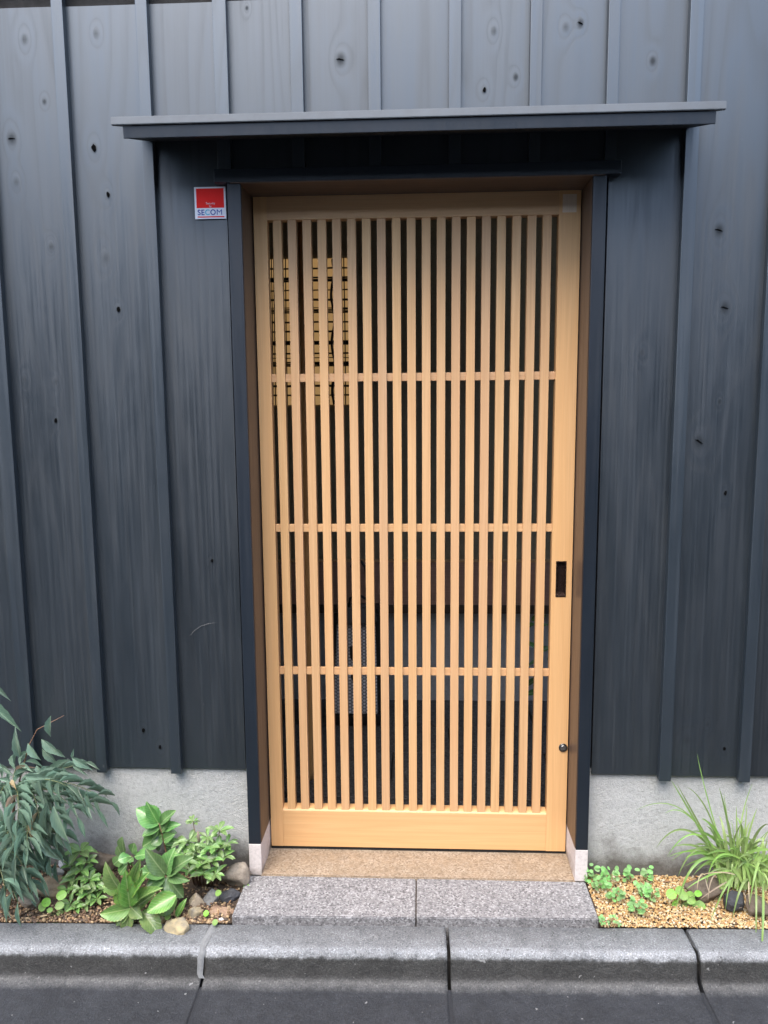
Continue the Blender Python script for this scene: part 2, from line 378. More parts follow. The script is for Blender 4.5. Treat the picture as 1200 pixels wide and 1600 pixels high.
# ------------------------------------------------------------------ the setting: ground, road, kerb
ground = box('ground', -40, 40, -60, 40, -.55, -.32, SOIL); tag(ground, 'dark earth under the street and the house', kind='structure')
SLOPE = .0217
KA = math.atan(SLOPE)
def kline(x, off=0.0): return -.320 + SLOPE*(x-.192) + off
kerb = empty('kerb', (.53, kline(.53), -.025)); tag(kerb, 'row of low grey concrete kerb blocks with a gutter pan', kind='structure')
PROF = [(.002, -.034), (.010, -.026), (.088, -.0270), (.0985, -.0288), (.1045, -.034), (.1085, -.0425), (.1105, -.052), (.1155, -.084), (.119, -.093), (.128, -.1005), (.142, -.1065)]
PANP = [(.142, -.1065), (.30, -.111), (.50, -.118), (.50, -.24), (.0, -.24), (.002, -.034)]
RUN = [0, .01, .082, .089, .096, .105, .115, .145, .155, .167, .182, .34, .54, .7, 1.0]
def mat_kerb():
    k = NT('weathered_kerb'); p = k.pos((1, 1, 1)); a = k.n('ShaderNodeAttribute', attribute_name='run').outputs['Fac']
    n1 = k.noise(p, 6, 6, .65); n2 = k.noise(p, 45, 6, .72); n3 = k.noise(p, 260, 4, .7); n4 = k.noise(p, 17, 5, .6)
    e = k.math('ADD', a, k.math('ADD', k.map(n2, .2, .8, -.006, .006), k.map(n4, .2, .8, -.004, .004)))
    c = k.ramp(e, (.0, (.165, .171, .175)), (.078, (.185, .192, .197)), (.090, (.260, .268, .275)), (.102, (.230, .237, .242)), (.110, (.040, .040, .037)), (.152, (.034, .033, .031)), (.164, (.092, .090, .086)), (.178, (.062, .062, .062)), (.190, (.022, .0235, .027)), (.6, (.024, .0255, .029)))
    c = k.mix(k.map(n1, .38, .68, 0, .5), c, k.hsv(c, v=.52)); c = k.mix(k.map(n4, .50, .66, 0, .42), c, k.hsv(c, v=.55))
    c = k.mix(k.map(n4, .40, .28, 0, .55), c, k.hsv(c, v=1.45))
    c = k.mix(k.map(n2, .52, .72, 0, .6), c, k.hsv(c, v=.45)); c = k.mix(k.map(n2, .44, .28, 0, .5), c, k.hsv(c, v=1.6))
    c = k.mix(k.map(n3, .53, .66, 0, .9), c, k.hsv(c, v=2.0)); c = k.mix(k.map(n3, .45, .33, 0, .8), c, k.hsv(c, v=.3))
    g = k.noise(p, 75, 1, .4, .3); g2 = k.noise(p, 120, 1, .4, .3)
    c = k.mix(k.map(g, .765, .785, 0, .6), c, (.30, .30, .29)); c = k.mix(k.map(g2, .30, .27, 0, .6), c, (.03, .03, .028))
    b = k.bump(n2, .8, .006); b = k.bump(n3, .8, .0028, b); b = k.bump(n4, .4, .01, b)
    return k.done(c, k.map(n1, .3, .7, .55, .8), b, .45)
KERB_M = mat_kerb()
def kerb_block(u0, u1, seed):
    bm = bmesh.new(); n = 90; rows = []; full = PROF + PANP[1:-1]; lay = bm.verts.layers.float.new('run')
    for i in range(n+1):
        t = i/n; u = u0 + (u1-u0)*t; end = min(t, 1-t)*(u1-u0); row = []
        for j, (v, z) in enumerate(full):
            dv = dz = 0.0
            if j < len(PROF):
                q = noise.noise(Vector((u*9, v*22, seed)))*.0022 + noise.noise(Vector((u*40, v*60, seed+3)))*.0013 + noise.noise(Vector((u*110, v*120, seed+9)))*.0007
                dz += q; dv += q*.8
                chip = max(0, noise.noise(Vector((u*24, seed*3.3, v*14))) - .28)
                if 2 <= j <= 6: dz -= chip*.010; dv -= chip*.008          # broken bits of the arris
                if end < .012 and 1 <= j <= 8:
                    w_ = (1-end/.012)**2*(.6 + .8*abs(noise.noise(Vector((v*60, seed, t*2))))); dz -= .0030*w_; dv -= .0026*w_
            vv = bm.verts.new((u, -(v+dv), z+dz)); vv[lay] = RUN[j]; row.append(vv)
        rows.append(row)
    k = len(full)
    for i in range(n):
        for j in range(k):
            f = bm.faces.new((rows[i][j], rows[i+1][j], rows[i+1][(j+1) % k], rows[i][(j+1) % k])); f.smooth = j < 11
    bm.faces.new(rows[0][::-1]); bm.faces.new(rows[-1])
    bmesh.ops.recalc_face_normals(bm, faces=bm.faces)
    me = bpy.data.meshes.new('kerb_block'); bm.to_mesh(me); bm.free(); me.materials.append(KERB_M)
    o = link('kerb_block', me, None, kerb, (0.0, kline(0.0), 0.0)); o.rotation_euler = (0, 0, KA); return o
JOINTS = [-1.95, -1.335, -.722, -.097, .529, 1.154, 1.78, 2.40, 3.02]
for i in range(len(JOINTS)-1):
    gap = {3: .007, 4: .009, 5: .010}.get(i, .006); gap2 = {2: .007, 3: .009, 4: .010}.get(i, .006)
    kerb_block(JOINTS[i]+gap/2, JOINTS[i+1]-gap2/2, i+5)
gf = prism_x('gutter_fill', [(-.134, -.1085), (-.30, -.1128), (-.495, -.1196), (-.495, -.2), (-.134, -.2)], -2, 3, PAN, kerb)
_c0 = Vector(gf.location) + WL[kerb]; gf.location = Vector((_c0.x*math.cos(KA) - _c0.y*math.sin(KA), kline(0) + _c0.x*math.sin(KA) + _c0.y*math.cos(KA), _c0.z)) - WL[kerb]; gf.rotation_euler = (0, 0, KA)
# pale mortar smeared over the left joint
bm = bmesh.new()
pr = [(p[0], p[1]) for p in PROF[1:9]]; ra = random.Random(4); rows = []
for (v, z) in pr:
    wdt = .010 + .010*ra.random()*(1 if v < .1 else .35); sh = ra.uniform(-.004, .004) - (v-.05)*.10
    up = .0035 if v < .105 else .001; fw = 0.0 if v < .105 else .0035
    rows.append([bm.verts.new((-.091 + sh + s*wdt, kline(-.091) - v - fw - (.0015 if abs(s) < .5 else -.002), z + up - (.004 if abs(s) > .5 else 0))) for s in (-.7, -.25, .2, .7)])
for i in range(len(rows)-1):
    for k_ in range(3): bm.faces.new((rows[i][k_], rows[i][k_+1], rows[i+1][k_+1], rows[i+1][k_]))
me = bm_mesh(bm, 'joint_mortar', True); link('joint_mortar', me, MORTAR, kerb, (0, 0, 0))
road = box('road', -14, 16, -7.5, -.905, -.30, -.122, ASPHALT); tag(road, 'dark asphalt lane in front of the house', kind='structure')
jf = box('joint_fill', -2, 3, -.405, -.345, -.24, -.060, DARK, kerb); jf.location = Vector((.5, kline(.5)-.065, -.15)) - WL[kerb]; jf.rotation_euler = (0, 0, KA)

# added house wall behind the viewer, unseen, to shade the street and lower boards
opp = box('added_shade_wall', -9, 10, -8.0, -4.8, -.25, 3.2, FOUND_O); tag(opp, 'added unseen wall across the lane that shades the street', kind='structure')
# granite step in front of the door
step = empty('entrance_paving', (.45, -.23, -.03)); tag(step, 'speckled granite paving slabs before the sliding door', kind='structure')
def slab(name, poly, z0, z1, mat, parent, bev=.0025):
    cx = sum(p[0] for p in poly)/len(poly); cy = sum(p[1] for p in poly)/len(poly); bm = bmesh.new()
    a = [bm.verts.new((x-cx, y-cy, 0)) for x, y in poly]; b = [bm.verts.new((x-cx, y-cy, z1-z0)) for x, y in poly]; n = len(poly)
    bm.faces.new(a[::-1]); bm.faces.new(b)
    for i in range(n): bm.faces.new((a[i], a[(i+1) % n], b[(i+1) % n], b[i]))
    bmesh.ops.bevel(bm, geom=bm.edges[:], offset=bev, segments=2, affect='EDGES')
    return link(name, bm_mesh(bm, name), mat, parent, (cx, cy, z0))
fl = lambda x: kline(x) + .004
slab('paving_slab', [(-.046, fl(-.046)), (.4455, fl(.4455)), (.4455, -.1365), (-.043, -.1365)], -.12, -.0105, GRANITE, step)
slab('paving_slab', [(.4490, fl(.449)), (.931, fl(.931)), (.929, -.1365), (.449, -.1365)], -.12, -.0100, GRANITE, step)
slab('threshold_stone', [(-.006, -.1335), (.904, -.1335), (.904, .10), (-.006, .10)], -.12, -.0100, GRANITE_B, step)
box('mortar_bed', -.04, .925, -.285, .09, -.20, -.019, SOIL, step)

# planting beds either side
def bed(name, x0, x1, seed, zoff, mat, label):
    bm = bmesh.new(); nx, ny = 60, 16; g = []
    for j in range(ny+1):
        row = []
        for i in range(nx+1):
            x = x0 + (x1-x0)*i/nx; yb = -.085; yf = kline(x) - .001; y = yf + (yb-yf)*j/ny; t = j/ny
            z = -.030 + zoff*t + noise.noise(Vector((x*9, y*9, seed)))*.010*min(1, t*4) + noise.noise(Vector((x*35, y*35, seed)))*.004
            row.append(bm.verts.new((x, y, z)))
        g.append(row)
    for j in range(ny):
        for i in range(nx): bm.faces.new((g[j][i], g[j][i+1], g[j+1][i+1], g[j+1][i]))
    o = link(name, bm_mesh(bm, name, True), mat); tag(o, label, kind='structure'); return o
bed('soil_bed', -2.2, -.046, 1, .016, SOIL, 'dark soil bed between the kerb and the left foundation')
bed('gravel_bed', .934, 3.2, 2, .012, SOIL, 'soil bed under the yellow gravel right of the door')
def pebbles(name, n, area, seed, cols, sz, label, zfun):
    rr = random.Random(seed)
    base = bmesh.new(); bmesh.ops.create_icosphere(base, subdivisions=1, radius=1)
    bv = np.array([v.co[:] for v in base.verts]); bf = np.array([[v.index for v in f.verts] for f in base.faces]); base.free()
    V = []; F = []; T = []
    for i in range(n):
        x, y = area(rr); r = rr.uniform(*sz)*(1.5 if rr.random() < .06 else 1)
        s = np.array([rr.uniform(.75, 1.35), rr.uniform(.75, 1.2), rr.uniform(.5, .85)])*r
        a, b = rr.uniform(0, 6.28), rr.uniform(-.6, .6); ca, sa, cb, sb = math.cos(a), math.sin(a), math.cos(b), math.sin(b)
        M = np.array([[ca, -sa, 0], [sa, ca, 0], [0, 0, 1]]) @ np.array([[1, 0, 0], [0, cb, -sb], [0, sb, cb]])
        V.append((bv*(1+np.array([[rr.uniform(-.16, .16)] for _ in bv]))*s) @ M.T + np.array([x, y, zfun(x, y) + r*.4 + rr.uniform(-.5, .7)*r]))
        F.append(bf + i*len(bv)); c = rr.choice(cols); q = rr.uniform(.75, 1.15); T.append(np.tile([c[0]*q, c[1]*q, c[2]*q, 1], (len(bv), 1)))
    V = np.concatenate(V); F = np.concatenate(F); T = np.concatenate(T)
    me = bpy.data.meshes.new(name); me.from_pydata(V.tolist(), [], F.tolist())
    at = me.color_attributes.new('tint', 'FLOAT_COLOR', 'POINT'); at.data.foreach_set('color', T.astype(np.float32).ravel())
    me.polygons.foreach_set('use_smooth', [True]*len(F))
    return tag(link(name, me, PEBBLE), label, kind='stuff')
YEL = [(.50, .34, .15), (.45, .275, .11), (.54, .42, .24), (.37, .20, .075), (.60, .51, .36), (.48, .29, .115), (.28, .165, .08), (.54, .40, .20)]
def bedz(x, y, zo):
    t = (y-kline(x))/(-.085-kline(x)); return -.030 + zo*t
pebbles('gravel', 15000, lambda r: (lambda x: (x, r.uniform(kline(x)-.004, -.094)))(r.uniform(.937, 1.75)), 3, YEL, (.0019, .0037), 'loose yellow and tan pea gravel right of the door', lambda x, y: bedz(x, y, .012)+.003)
BRN = [(.24, .145, .075), (.15, .09, .055), (.34, .235, .13), (.085, .06, .042), (.40, .29, .17), (.11, .075, .05)]
pebbles('gravel', 3600, lambda r: (lambda x: (x, kline(x) + (r.random()**2.0)*.235))(r.uniform(-.85, -.055)), 5, BRN, (.0022, .0050), 'brown grit scattered over the soil left of the door', lambda x, y: bedz(x, y, .016)+.001)

# ------------------------------------------------------------------ the house front
house = empty('timber_house', (.45, -.1, 0)); tag(house, 'charcoal black board and batten house front on a grey foundation', 'house')
BF, BT = -.105, -.125                      # faces of boards and battens
# (left edge at the top, bottom) of each batten in view, width
BAT = [(-1.585, .031), (-1.365, .030), (-1.142, .031), (-.920, .032), (-.6985, .038), (-.479, .030), (-.2605, .030), (-.063, .035), (.133, .032), (.331, .032), (.535, .031), (.738, .030), (.930, .029), (1.129, .033), (1.348, .031), (1.566, .031), (1.785, .032), (2.005, .031), (2.225, .031)]
BZ0, BZ1 = .300, 2.366
def zlow(x): return 1.93 if -.05 < x < .94 else BZ0
cent = [a+b/2 for a, b in BAT]
# knots and holes of the boards: (x, y in the photograph, radius there, kind)
KN = [(19, 217, 11, 'crack'), (39, 62, 10, 'ring'), (70, 159, 5, 'dark'), (147, 231, 6, 'hole'), (169, 304, 4.5, 'hole'), (532, 93, 12, 'crack'), (150, 52, 8, 'ring'),
      (884, 42, 9, 'ring'), (907, 36, 8, 'crack'), (1020, 95, 8, 'dark'), (757, 140, 4, 'hole'), (1123, 360, 12, 'crack'), (1132, 481, 12, 'crack'), (1003, 550, 8, 'ring'),
      (1092, 690, 14, 'crack'), (1124, 627, 5, 'dark'), (1133, 770, 4, 'hole'), (185, 483, 4.5, 'hole'), (88, 657, 4.5, 'hole'), (331, 876, 3.5, 'hole'), (224, 1141, 4, 'hole'), (250, 1167, 4, 'hole'),
      (1074, 1156, 13, 'ring'), (1131, 1169, 3.5, 'hole'), (1105, 1131, 5, 'ring'), (81, 384, 8, 'ring'), (386, 13, 4, 'dark'), (26, 284, 9, 'ring'), (165, 402, 11, 'ring'), (38, 592, 8, 'ring'), (80, 385, 6, 'ring'), (88, 595, 7, 'ring'), (772, 48, 8, 'ring'), (806, 120, 6, 'dark')]
board_of = []
def knots_on(x0, x1, z0, z1, y):
    out = []
    for n_, (px, py, pr, kind) in enumerate(KN):
        p = aty(px, py, y)
        if x0 < p.x < x1 and z0 < p.z < z1: out.append((p.x-(x0+x1)/2, p.z-(z0+z1)/2, pr/FPX*2.15, kind, n_))
    return out
def board_mesh(name, sx, sz, seed, kn):    # a plank with a slight cup; 'knot' makes the grain flow round each knot
    bm = bmesh.new(); t = .016; cup = random.Random(seed).uniform(-.0016, .0016)
    xs_ = set(np.linspace(-sx/2, sx/2, 11).round(5)); zs_ = set(np.linspace(-sz/2, sz/2, 14).round(5))
    for kx, kz, r_, kd, _ in kn:
        if kd == 'hole': r_ *= 1.6
        for q in (.0, .25, .5, .75, 1, 1.3, 1.7, 2.2, 2.8, 3.6):
            for sg in (-1, 1):
                a, b = round(kx+sg*q*r_, 5), round(kz+sg*q*r_*2, 5)
                if -sx/2 < a < sx/2: xs_.add(a)
                if -sz/2 < b < sz/2: zs_.add(b)
    xs_, zs_ = sorted(xs_), sorted(zs_); lay = bm.verts.layers.float.new('knot'); core = bm.verts.layers.float.new('core')
    g = []
    for z in zs_:
        row = []
        for x in xs_:
            c = cup*(1-(2*x/sx)**2); K = Cc = 0.0
            for kx, kz, r_, kd, _ in kn:
                if kd == 'hole': r_ *= 1.6
                d2 = ((x-kx)/(1.25*r_))**2 + ((z-kz)/(2.3*r_))**2; K += math.exp(-d2)
                d3 = ((x-kx)/(.62*r_))**2 + ((z-kz)/(.8*r_))**2; e = math.exp(-d3); Cc = max(Cc, e*(1 if kd in ('crack', 'dark') else .55))
                c -= .0003*e*min(1, r_/.012)
            v = bm.verts.new((x, c, z)); v[lay] = K; v[core] = Cc; row.append(v)
        g.append(row)
    nx, nz = len(xs_), len(zs_)
    for j_ in range(nz-1):
        for i_ in range(nx-1): bm.faces.new((g[j_][i_], g[j_][i_+1], g[j_+1][i_+1], g[j_+1][i_]))
    bk = [bm.verts.new((x, t, z)) for x, z in ((-sx/2, -sz/2), (sx/2, -sz/2), (sx/2, sz/2), (-sx/2, sz/2))]
    bm.faces.new(bk); bm.faces.new(g[0] + [bk[1], bk[0]]); bm.faces.new(g[-1] + [bk[2], bk[3]])
    bm.faces.new([r_[0] for r_ in g] + [bk[3], bk[0]]); bm.faces.new([r_[-1] for r_ in g] + [bk[2], bk[1]])
    return bm_mesh(bm, name)
def add_board(x0, x1, z0, z1, seed):
    dy = random.Random(seed*7).uniform(-.0015, .0015)
    o = link('board', board_mesh('board', x1-x0, z1-z0, seed, knots_on(x0, x1, z0, z1, BF)), HOUSE, house, ((x0+x1)/2, BF+dy, (z0+z1)/2)); board_of.append((x0, x1, z0, z1, o, BF+dy)); return o
for i in range(len(cent)-1):
    x0, x1 = cent[i]+.0012, cent[i+1]-.0012
    if x1 <= -.03 and x0 < -.2 and x1 > -.2: add_board(x0, x1, BZ0, BZ1, i)
    elif i == 6:                           # runs down beside the left jamb
        add_board(x0, x1, BZ0, BZ1, i)
    elif i == 12: add_board(x0, x1, BZ0, BZ1, i)
    elif zlow((x0+x1)/2) > 1: add_board(x0, x1, 1.925, BZ1, i)
    else: add_board(x0, x1, BZ0 + rnd.uniform(-.0015, .0015), BZ1, i)
    add_board(x0, x1, 2.425, 3.25, i+40)   # upper course above the vent gap
for i, (a, wd) in enumerate(BAT):
    z0 = 1.952 if -.1 < a < .94 else BZ0 - .007 - rnd.uniform(0, .003)
    box('batten', a, a+wd, BT + rnd.uniform(-.001, .001), BF+.003, z0, 3.25, BATTEN, house, .0014, 2)
box('vent_backing', -1.6, 2.3, -.075, -.062, 2.3, 2.5, DARK, house)
# wall core behind the boards, with the doorway left open
box('wall_core', -1.65, -.040, -.086, .06, .305, 3.25, DARK, house)
box('wall_core', .937, 2.35, -.086, .06, .305, 3.25, DARK, house)
box('wall_core', -.039, .936, -.086, .06, 1.952, 3.25, DARK, house)
for (x0, x1) in ((-1.7, -.0400), (.9370, 2.4)):
    bm = bmesh.new(); nx, nz = 120, 26; g = []
    for j in range(nz+1):
        row = []
        for i in range(nx+1):
            x = x0+(x1-x0)*i/nx; z = -.30 + (.31+.30)*j/nz
            row.append(bm.verts.new((x, -.0935 + noise.noise(Vector((x*6, 0, z*6)))*.0025 + noise.noise(Vector((x*30, 3, z*30)))*.0008, z)))
        g.append(row)
    for j in range(nz):
        for i in range(nx): bm.faces.new((g[j][i], g[j][i+1], g[j+1][i+1], g[j+1][i]))
    bk = [bm.verts.new((x, .06, z)) for x, z in ((x0, -.3), (x1, -.3), (x1, .31), (x0, .31))]
    bm.faces.new(bk); bm.faces.new([g[nz][i] for i in range(nx+1)] + [bk[2], bk[3]])
    bm.faces.new([g[j][0] for j in range(nz+1)] + [bk[3], bk[0]]); bm.faces.new([g[j][nx] for j in range(nz+1)] + [bk[2], bk[1]])
    me = bm_mesh(bm, 'foundation'); 
    link('foundation', me, FOUND, house)
# open splits and holes in the knots
def split(o, y, p, r_, kind, seed):
    rr = random.Random(seed); bm = bmesh.new()
    if kind == 'hole': pts = [(r_*.6*math.cos(a)*rr.uniform(.6, 1.1), r_*.85*math.sin(a)*rr.uniform(.75, 1.15)) for a in np.linspace(0, 6.28, 12)[:-1]]
    else:
        aa = rr.uniform(-.5, .3); pts = [(x*r_*math.cos(aa)-z*r_*math.sin(aa), x*r_*math.sin(aa)+z*r_*math.cos(aa)) for x, z in ((-.5, .04), (-.2, .13), (.1, .06), (.45, -.08), (.1, -.05), (-.2, .0))]
    a = [bm.verts.new((x, 0, z)) for x, z in pts]; b = [bm.verts.new((x, .0035, z)) for x, z in pts]; n = len(pts)
    bm.faces.new(a); bm.faces.new(b[::-1])
    for i in range(n): bm.faces.new((a[i], a[(i+1) % n], b[(i+1) % n], b[i]))
    link('knot_split' if kind == 'crack' else 'knot_hole', bm_mesh(bm, 'knot_hole'), HOLE, o, (p[0], y, p[1]))
for (x0, x1, z0, z1, o, y) in board_of:
    for kx, kz, r_, kind, n_ in knots_on(x0, x1, z0, z1, BF):
        if kind in ('hole', 'crack'): split(o, y-.0026, (kx+(x0+x1)/2, kz+(z0+z1)/2), r_, kind, n_)
# a pale curved scratch low on the board left of the door
hit = [b_ for b_ in board_of if b_[0] < -.12 < b_[1] and b_[2] < .6][0]
sp_ = [aty(x_, y_, hit[5]) for x_, y_ in ((296, 994), (304, 985), (314, 978), (326, 974), (340, 972))]
bm = bmesh.new(); v_ = [(bm.verts.new(p + Vector((0, -.0028, .0006 if 0 < i < 4 else .0001))), bm.verts.new(p + Vector((0, -.0028, -.0006 if 0 < i < 4 else -.0001)))) for i, p in enumerate(sp_)]
for a, b in zip(v_, v_[1:]): bm.faces.new((a[0], b[0], b[1], a[1]))
link('scratch', bm_mesh(bm, 'scratch'), mat_plain('scratched_paint', (.16, .16, .155), .7), hit[4])
# door surround
DZ = 1.9165
for (x0, x1, lx0, lx1) in ((-.0385, -.0033, -.036, -.0040), (.9013, .9355, .9020, .934)):
    jb = box('jamb', x0, x1, -.131, -.1235, .0834, DZ+.002, TRIM, house, .0012)
    box('jamb_side', x0+.0006, x1-.0006, -.1233, -.088, .0838, DZ, TRIM, jb)
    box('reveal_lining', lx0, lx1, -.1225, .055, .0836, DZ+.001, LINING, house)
    # the side facing the opening shows brown wood, so the lining stands proud of the trim return
    box('base_block', x0-.0005, x1+.0005, -.1318, .055, -.013, .0832, SHOE, house, .002)
for (xa, xb) in ((-.0036, -.0028), (.9004, .9012)):
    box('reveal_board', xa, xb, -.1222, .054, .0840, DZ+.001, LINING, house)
box('lintel', -.0700, .9690, -.1385, -.100, DZ+.0005, 1.9500, TRIM, house, .0015)
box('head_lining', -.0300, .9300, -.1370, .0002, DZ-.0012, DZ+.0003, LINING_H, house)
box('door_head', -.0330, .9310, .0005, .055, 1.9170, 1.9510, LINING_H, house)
# canopy
cn = prism_x('canopy', [(-.300, 1.9765), (-.300, 2.0015), (-.100, 2.0640), (-.100, 2.0330)], -.240, 1.137, SOFFIT, house, .001)
prism_x('roof_sheet', [(-.313, 2.0035), (-.313, 2.0205), (-.3085, 2.0225), (-.100, 2.0880), (-.100, 2.0668), (-.3065, 2.0030)], -.267, 1.158, METAL, cn, .0012)
prism_x('fascia', [(-.3045, 1.9752), (-.3068, 2.0018), (-.3008, 2.0018), (-.3008, 1.9752)], -.241, 1.138, TRIM, cn, .0008)

# ------------------------------------------------------------------ sliding lattice door
door = empty('sliding_door', (.45, .015, 0)); tag(door, 'honey coloured wooden lattice sliding door with close vertical slats', 'door')
X0, X1, OX0, OX1, OZ0, OZ1, LZ1 = .0006, .8975, .0385, .8390, .1215, 1.8530, 1.9160
TH = .032
box('stile', X0, OX0, 0, TH, 0, LZ1, HINOKI, door, .0016)
# right stile carries a mortised finger pull
HX0, HX1, HZ0, HZ1 = .8525, .8800, .7905, .8935
bm = bmesh.new(); cx, cz = (OX1+X1)/2, LZ1/2
xs, zs = [OX1, HX0, HX1, X1], [0, HZ0, HZ1, LZ1]
vf = [[bm.verts.new((x-cx, 0, z-cz)) for x in xs] for z in zs]
for j in range(3):
    for i in range(3):
        if (i, j) != (1, 1): bm.faces.new((vf[j][i], vf[j][i+1], vf[j+1][i+1], vf[j+1][i]))
vb = [bm.verts.new((x-cx, TH, z-cz)) for x, z in ((OX1, 0), (X1, 0), (X1, LZ1), (OX1, LZ1))]
bm.faces.new(vb)
bm.faces.new([vf[0][i] for i in range(4)] + [vb[1], vb[0]]); bm.faces.new([vf[3][i] for i in range(4)] + [vb[2], vb[3]])
bm.faces.new([vf[j][0] for j in range(4)] + [vb[3], vb[0]]); bm.faces.new([vf[j][3] for j in range(4)] + [vb[2], vb[1]])
hb = [bm.verts.new((x-cx, .015, z-cz)) for x, z in ((HX0, HZ0), (HX1, HZ0), (HX1, HZ1), (HX0, HZ1))]
hf = [vf[1][1], vf[1][2], vf[2][2], vf[2][1]]
for i in range(4): bm.faces.new((hf[i], hf[(i+1) % 4], hb[(i+1) % 4], hb[i]))
bm.faces.new(hb)
stile = link('stile', bm_mesh(bm, 'stile'), HINOKI, door, (cx, 0, cz))
# finger pull: thin rim and a cup
bm = bmesh.new(); hx, hz = (HX0+HX1)/2, (HZ0+HZ1)/2
def rect(a, b, y): return [bm.verts.new((sx*a, y, sz*b)) for sx, sz in ((-1, -1), (1, -1), (1, 1), (-1, 1))]
w2, h2 = (HX1-HX0)/2, (HZ1-HZ0)/2
rg = [rect(w2+.0012, h2+.0012, .0), rect(w2+.001, h2+.001, -.0014), rect(w2-.0018, h2-.0018, -.0014), rect(w2-.0022, h2-.0022, .004), rect(w2-.006, h2-.008, .0115)]
for a, b in zip(rg, rg[1:]):
    for i in range(4): bm.faces.new((a[i], a[(i+1) % 4], b[(i+1) % 4], b[i]))
bm.faces.new(rg[-1]); bmesh.ops.bevel(bm, geom=[e for e in bm.edges if all(v.co.y > .003 for v in e.verts)], offset=.002, segments=2, affect='EDGES')
link('finger_pull', bm_mesh(bm, 'finger_pull', False), CUP, stile, (hx, 0, hz))
q = 1.32
lk = lathe_y('lock', [(a*q, b) for a, b in ((.0098, .0), (.0098, -.0022), (.0088, -.0034), (.0068, -.0034), (.0064, -.0016), (.0060, -.0016))], STEEL_D, stile, (.8835, 0, .3305))
lathe_y('lock_core', [(a*q, b) for a, b in ((.0060, -.0014), (.0060, -.0036), (.0052, -.0044), (.0018, -.0044), (.0016, -.0030), (.0010, -.0030))], STEEL, stile, (.8835, 0, .3305))
box('rail', OX0, OX1, .0004, TH, OZ1, LZ1-.0003, HINOKI_H, door, .0014)
prism_x('rail', [(.0004, .0003), (.0004, OZ0-.0045), (.0050, OZ0), (TH, OZ0+.0045), (TH, .0003)], OX0, OX1, HINOKI_H, door, .0009)
for z in (.5575, .9901, 1.4224): box('cross_rail', OX0-.004, OX1+.004, .0105, .0185, z-.0112, z+.0112, HINOKI_H, door, .0008)
sm = box_mesh('slat', .0240, .0230, OZ1-OZ0+.008, .0011, 2)
for i in range(19):
    o = link('slat', sm, HINOKI, door, (.0655+i*.04128, .0035+.0115, (OZ0+OZ1)/2+.001))
box('pale_patch', .8480, .8855, -.0006, .0004, 1.858, 1.9055, HINOKI_P, door, .0002, 1)
box('track', .0, .90, .004, .028, -.0098, -.0015, DARK, house)

# ------------------------------------------------------------------ vestibule behind the door
BW = 1.30; FZ = -.030
box('inner_wall', -.80, 1.75, BW, BW+.12, .640, 2.42, PLASTER, house)
box('inner_wall_foot', -.80, 1.75, BW+.01, BW+.12, -.2, .400, INCON, house)
bmw = box('inner_beam', -.80, 1.75, BW-.045, BW+.10, .402, .6395, BEAMW, house, .004)
box('beam_cap', -.80, 1.75, BW-.047, BW-.002, .640, .646, HINOKI_H, bmw)
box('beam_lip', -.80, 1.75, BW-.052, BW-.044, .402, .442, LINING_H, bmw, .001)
box('inner_wall', -.92, -.802, .062, BW+.12, -.2, 2.42, PLASTER, house)
box('inner_wall', 1.752, 1.87, 0.062, .66, -.2, 2.42, PLASTER, house)
box('inner_post', 1.752, 1.87, BW-.10, BW+.12, -.2, 2.42, BEAMW, house)
box('ceiling', -.92, 1.87, .062, BW+.12, 2.422, 2.52, DARK, house)
fl_ = box('inner_floor', -.92, 1.87, .102, BW+.12, -.30, FZ-.012, DARK); tag(fl_, 'dark stone floor behind the lattice door', kind='structure')
fy = [.106, .36, .505, .735, 1.0, 1.305]
for j in range(len(fy)-1):
    off = .23 if j % 2 else 0.0
    xs_ = [-.79, -.25+off, .35+off, .95+off, 1.74]
    for i in range(4): box('paving_slab', xs_[i]+.003, xs_[i+1]-.003, fy[j]+.004, fy[j+1]-.004, FZ-.05, FZ + rnd.uniform(-.002, .002), INFLOOR, fl_, .004)
# lit reed window in the back wall
wx0, wx1, wz0, wz1 = -.215, .150, 1.352, 1.988
wn = box('reed_window', wx0, wx1, BW-.006, BW-.001, wz0, wz1, GLOW, house)
ZB = [(157, 1), (217, 1), (227, .8), (236, 1), (294, .8), (354, 1.3), (405, .5), (416, .7), (426, .7), (435, .7), (493, 1), (553, 1), (616, 1.2), (624, 1), (632, 1), (690, 1), (718, .5), (748, 1.1), (757, .9), (767, .8), (893, 1.3), (950, .9)]
for zy, th in ZB:
    z = aty(480, 380+zy/4, BW-.02).z
    pts = [(wx0 + (wx1-wx0)*t, BW-.020, z + rnd.uniform(-.0016, .0016)) for t in np.linspace(0, 1, 7)]
    tube('reed', pts, [.0038*th*rnd.uniform(.8, 1.25) for _ in pts], REED, wn, 6)
for px_ in (424, 427.5, 431, 446, 499, 537):
    a, b = aty(px_, 405, BW-.028), aty(px_+3, 632, BW-.028)
    tube('reed', [(a.x, a.y, wz1), ((a.x+b.x)/2+rnd.uniform(-.002, .002), a.y, (wz0+wz1)/2), (b.x, b.y, wz0)], .0026, REED, wn, 6)
vp = [aty(519 + 2.5*math.sin(t*19)+t*3, 405+227*t, BW-.038) for t in np.linspace(0, 1, 30)]
tube('vine', [tuple(p) for p in vp], [.0062*rnd.uniform(.7, 1.25) for _ in vp], REED, wn, 7)
for x in (wx0-.012, wx1+.002): box('window_frame', x, x+.010, BW-.030, BW-.001, wz0-.01, wz1+.01, REED, wn)
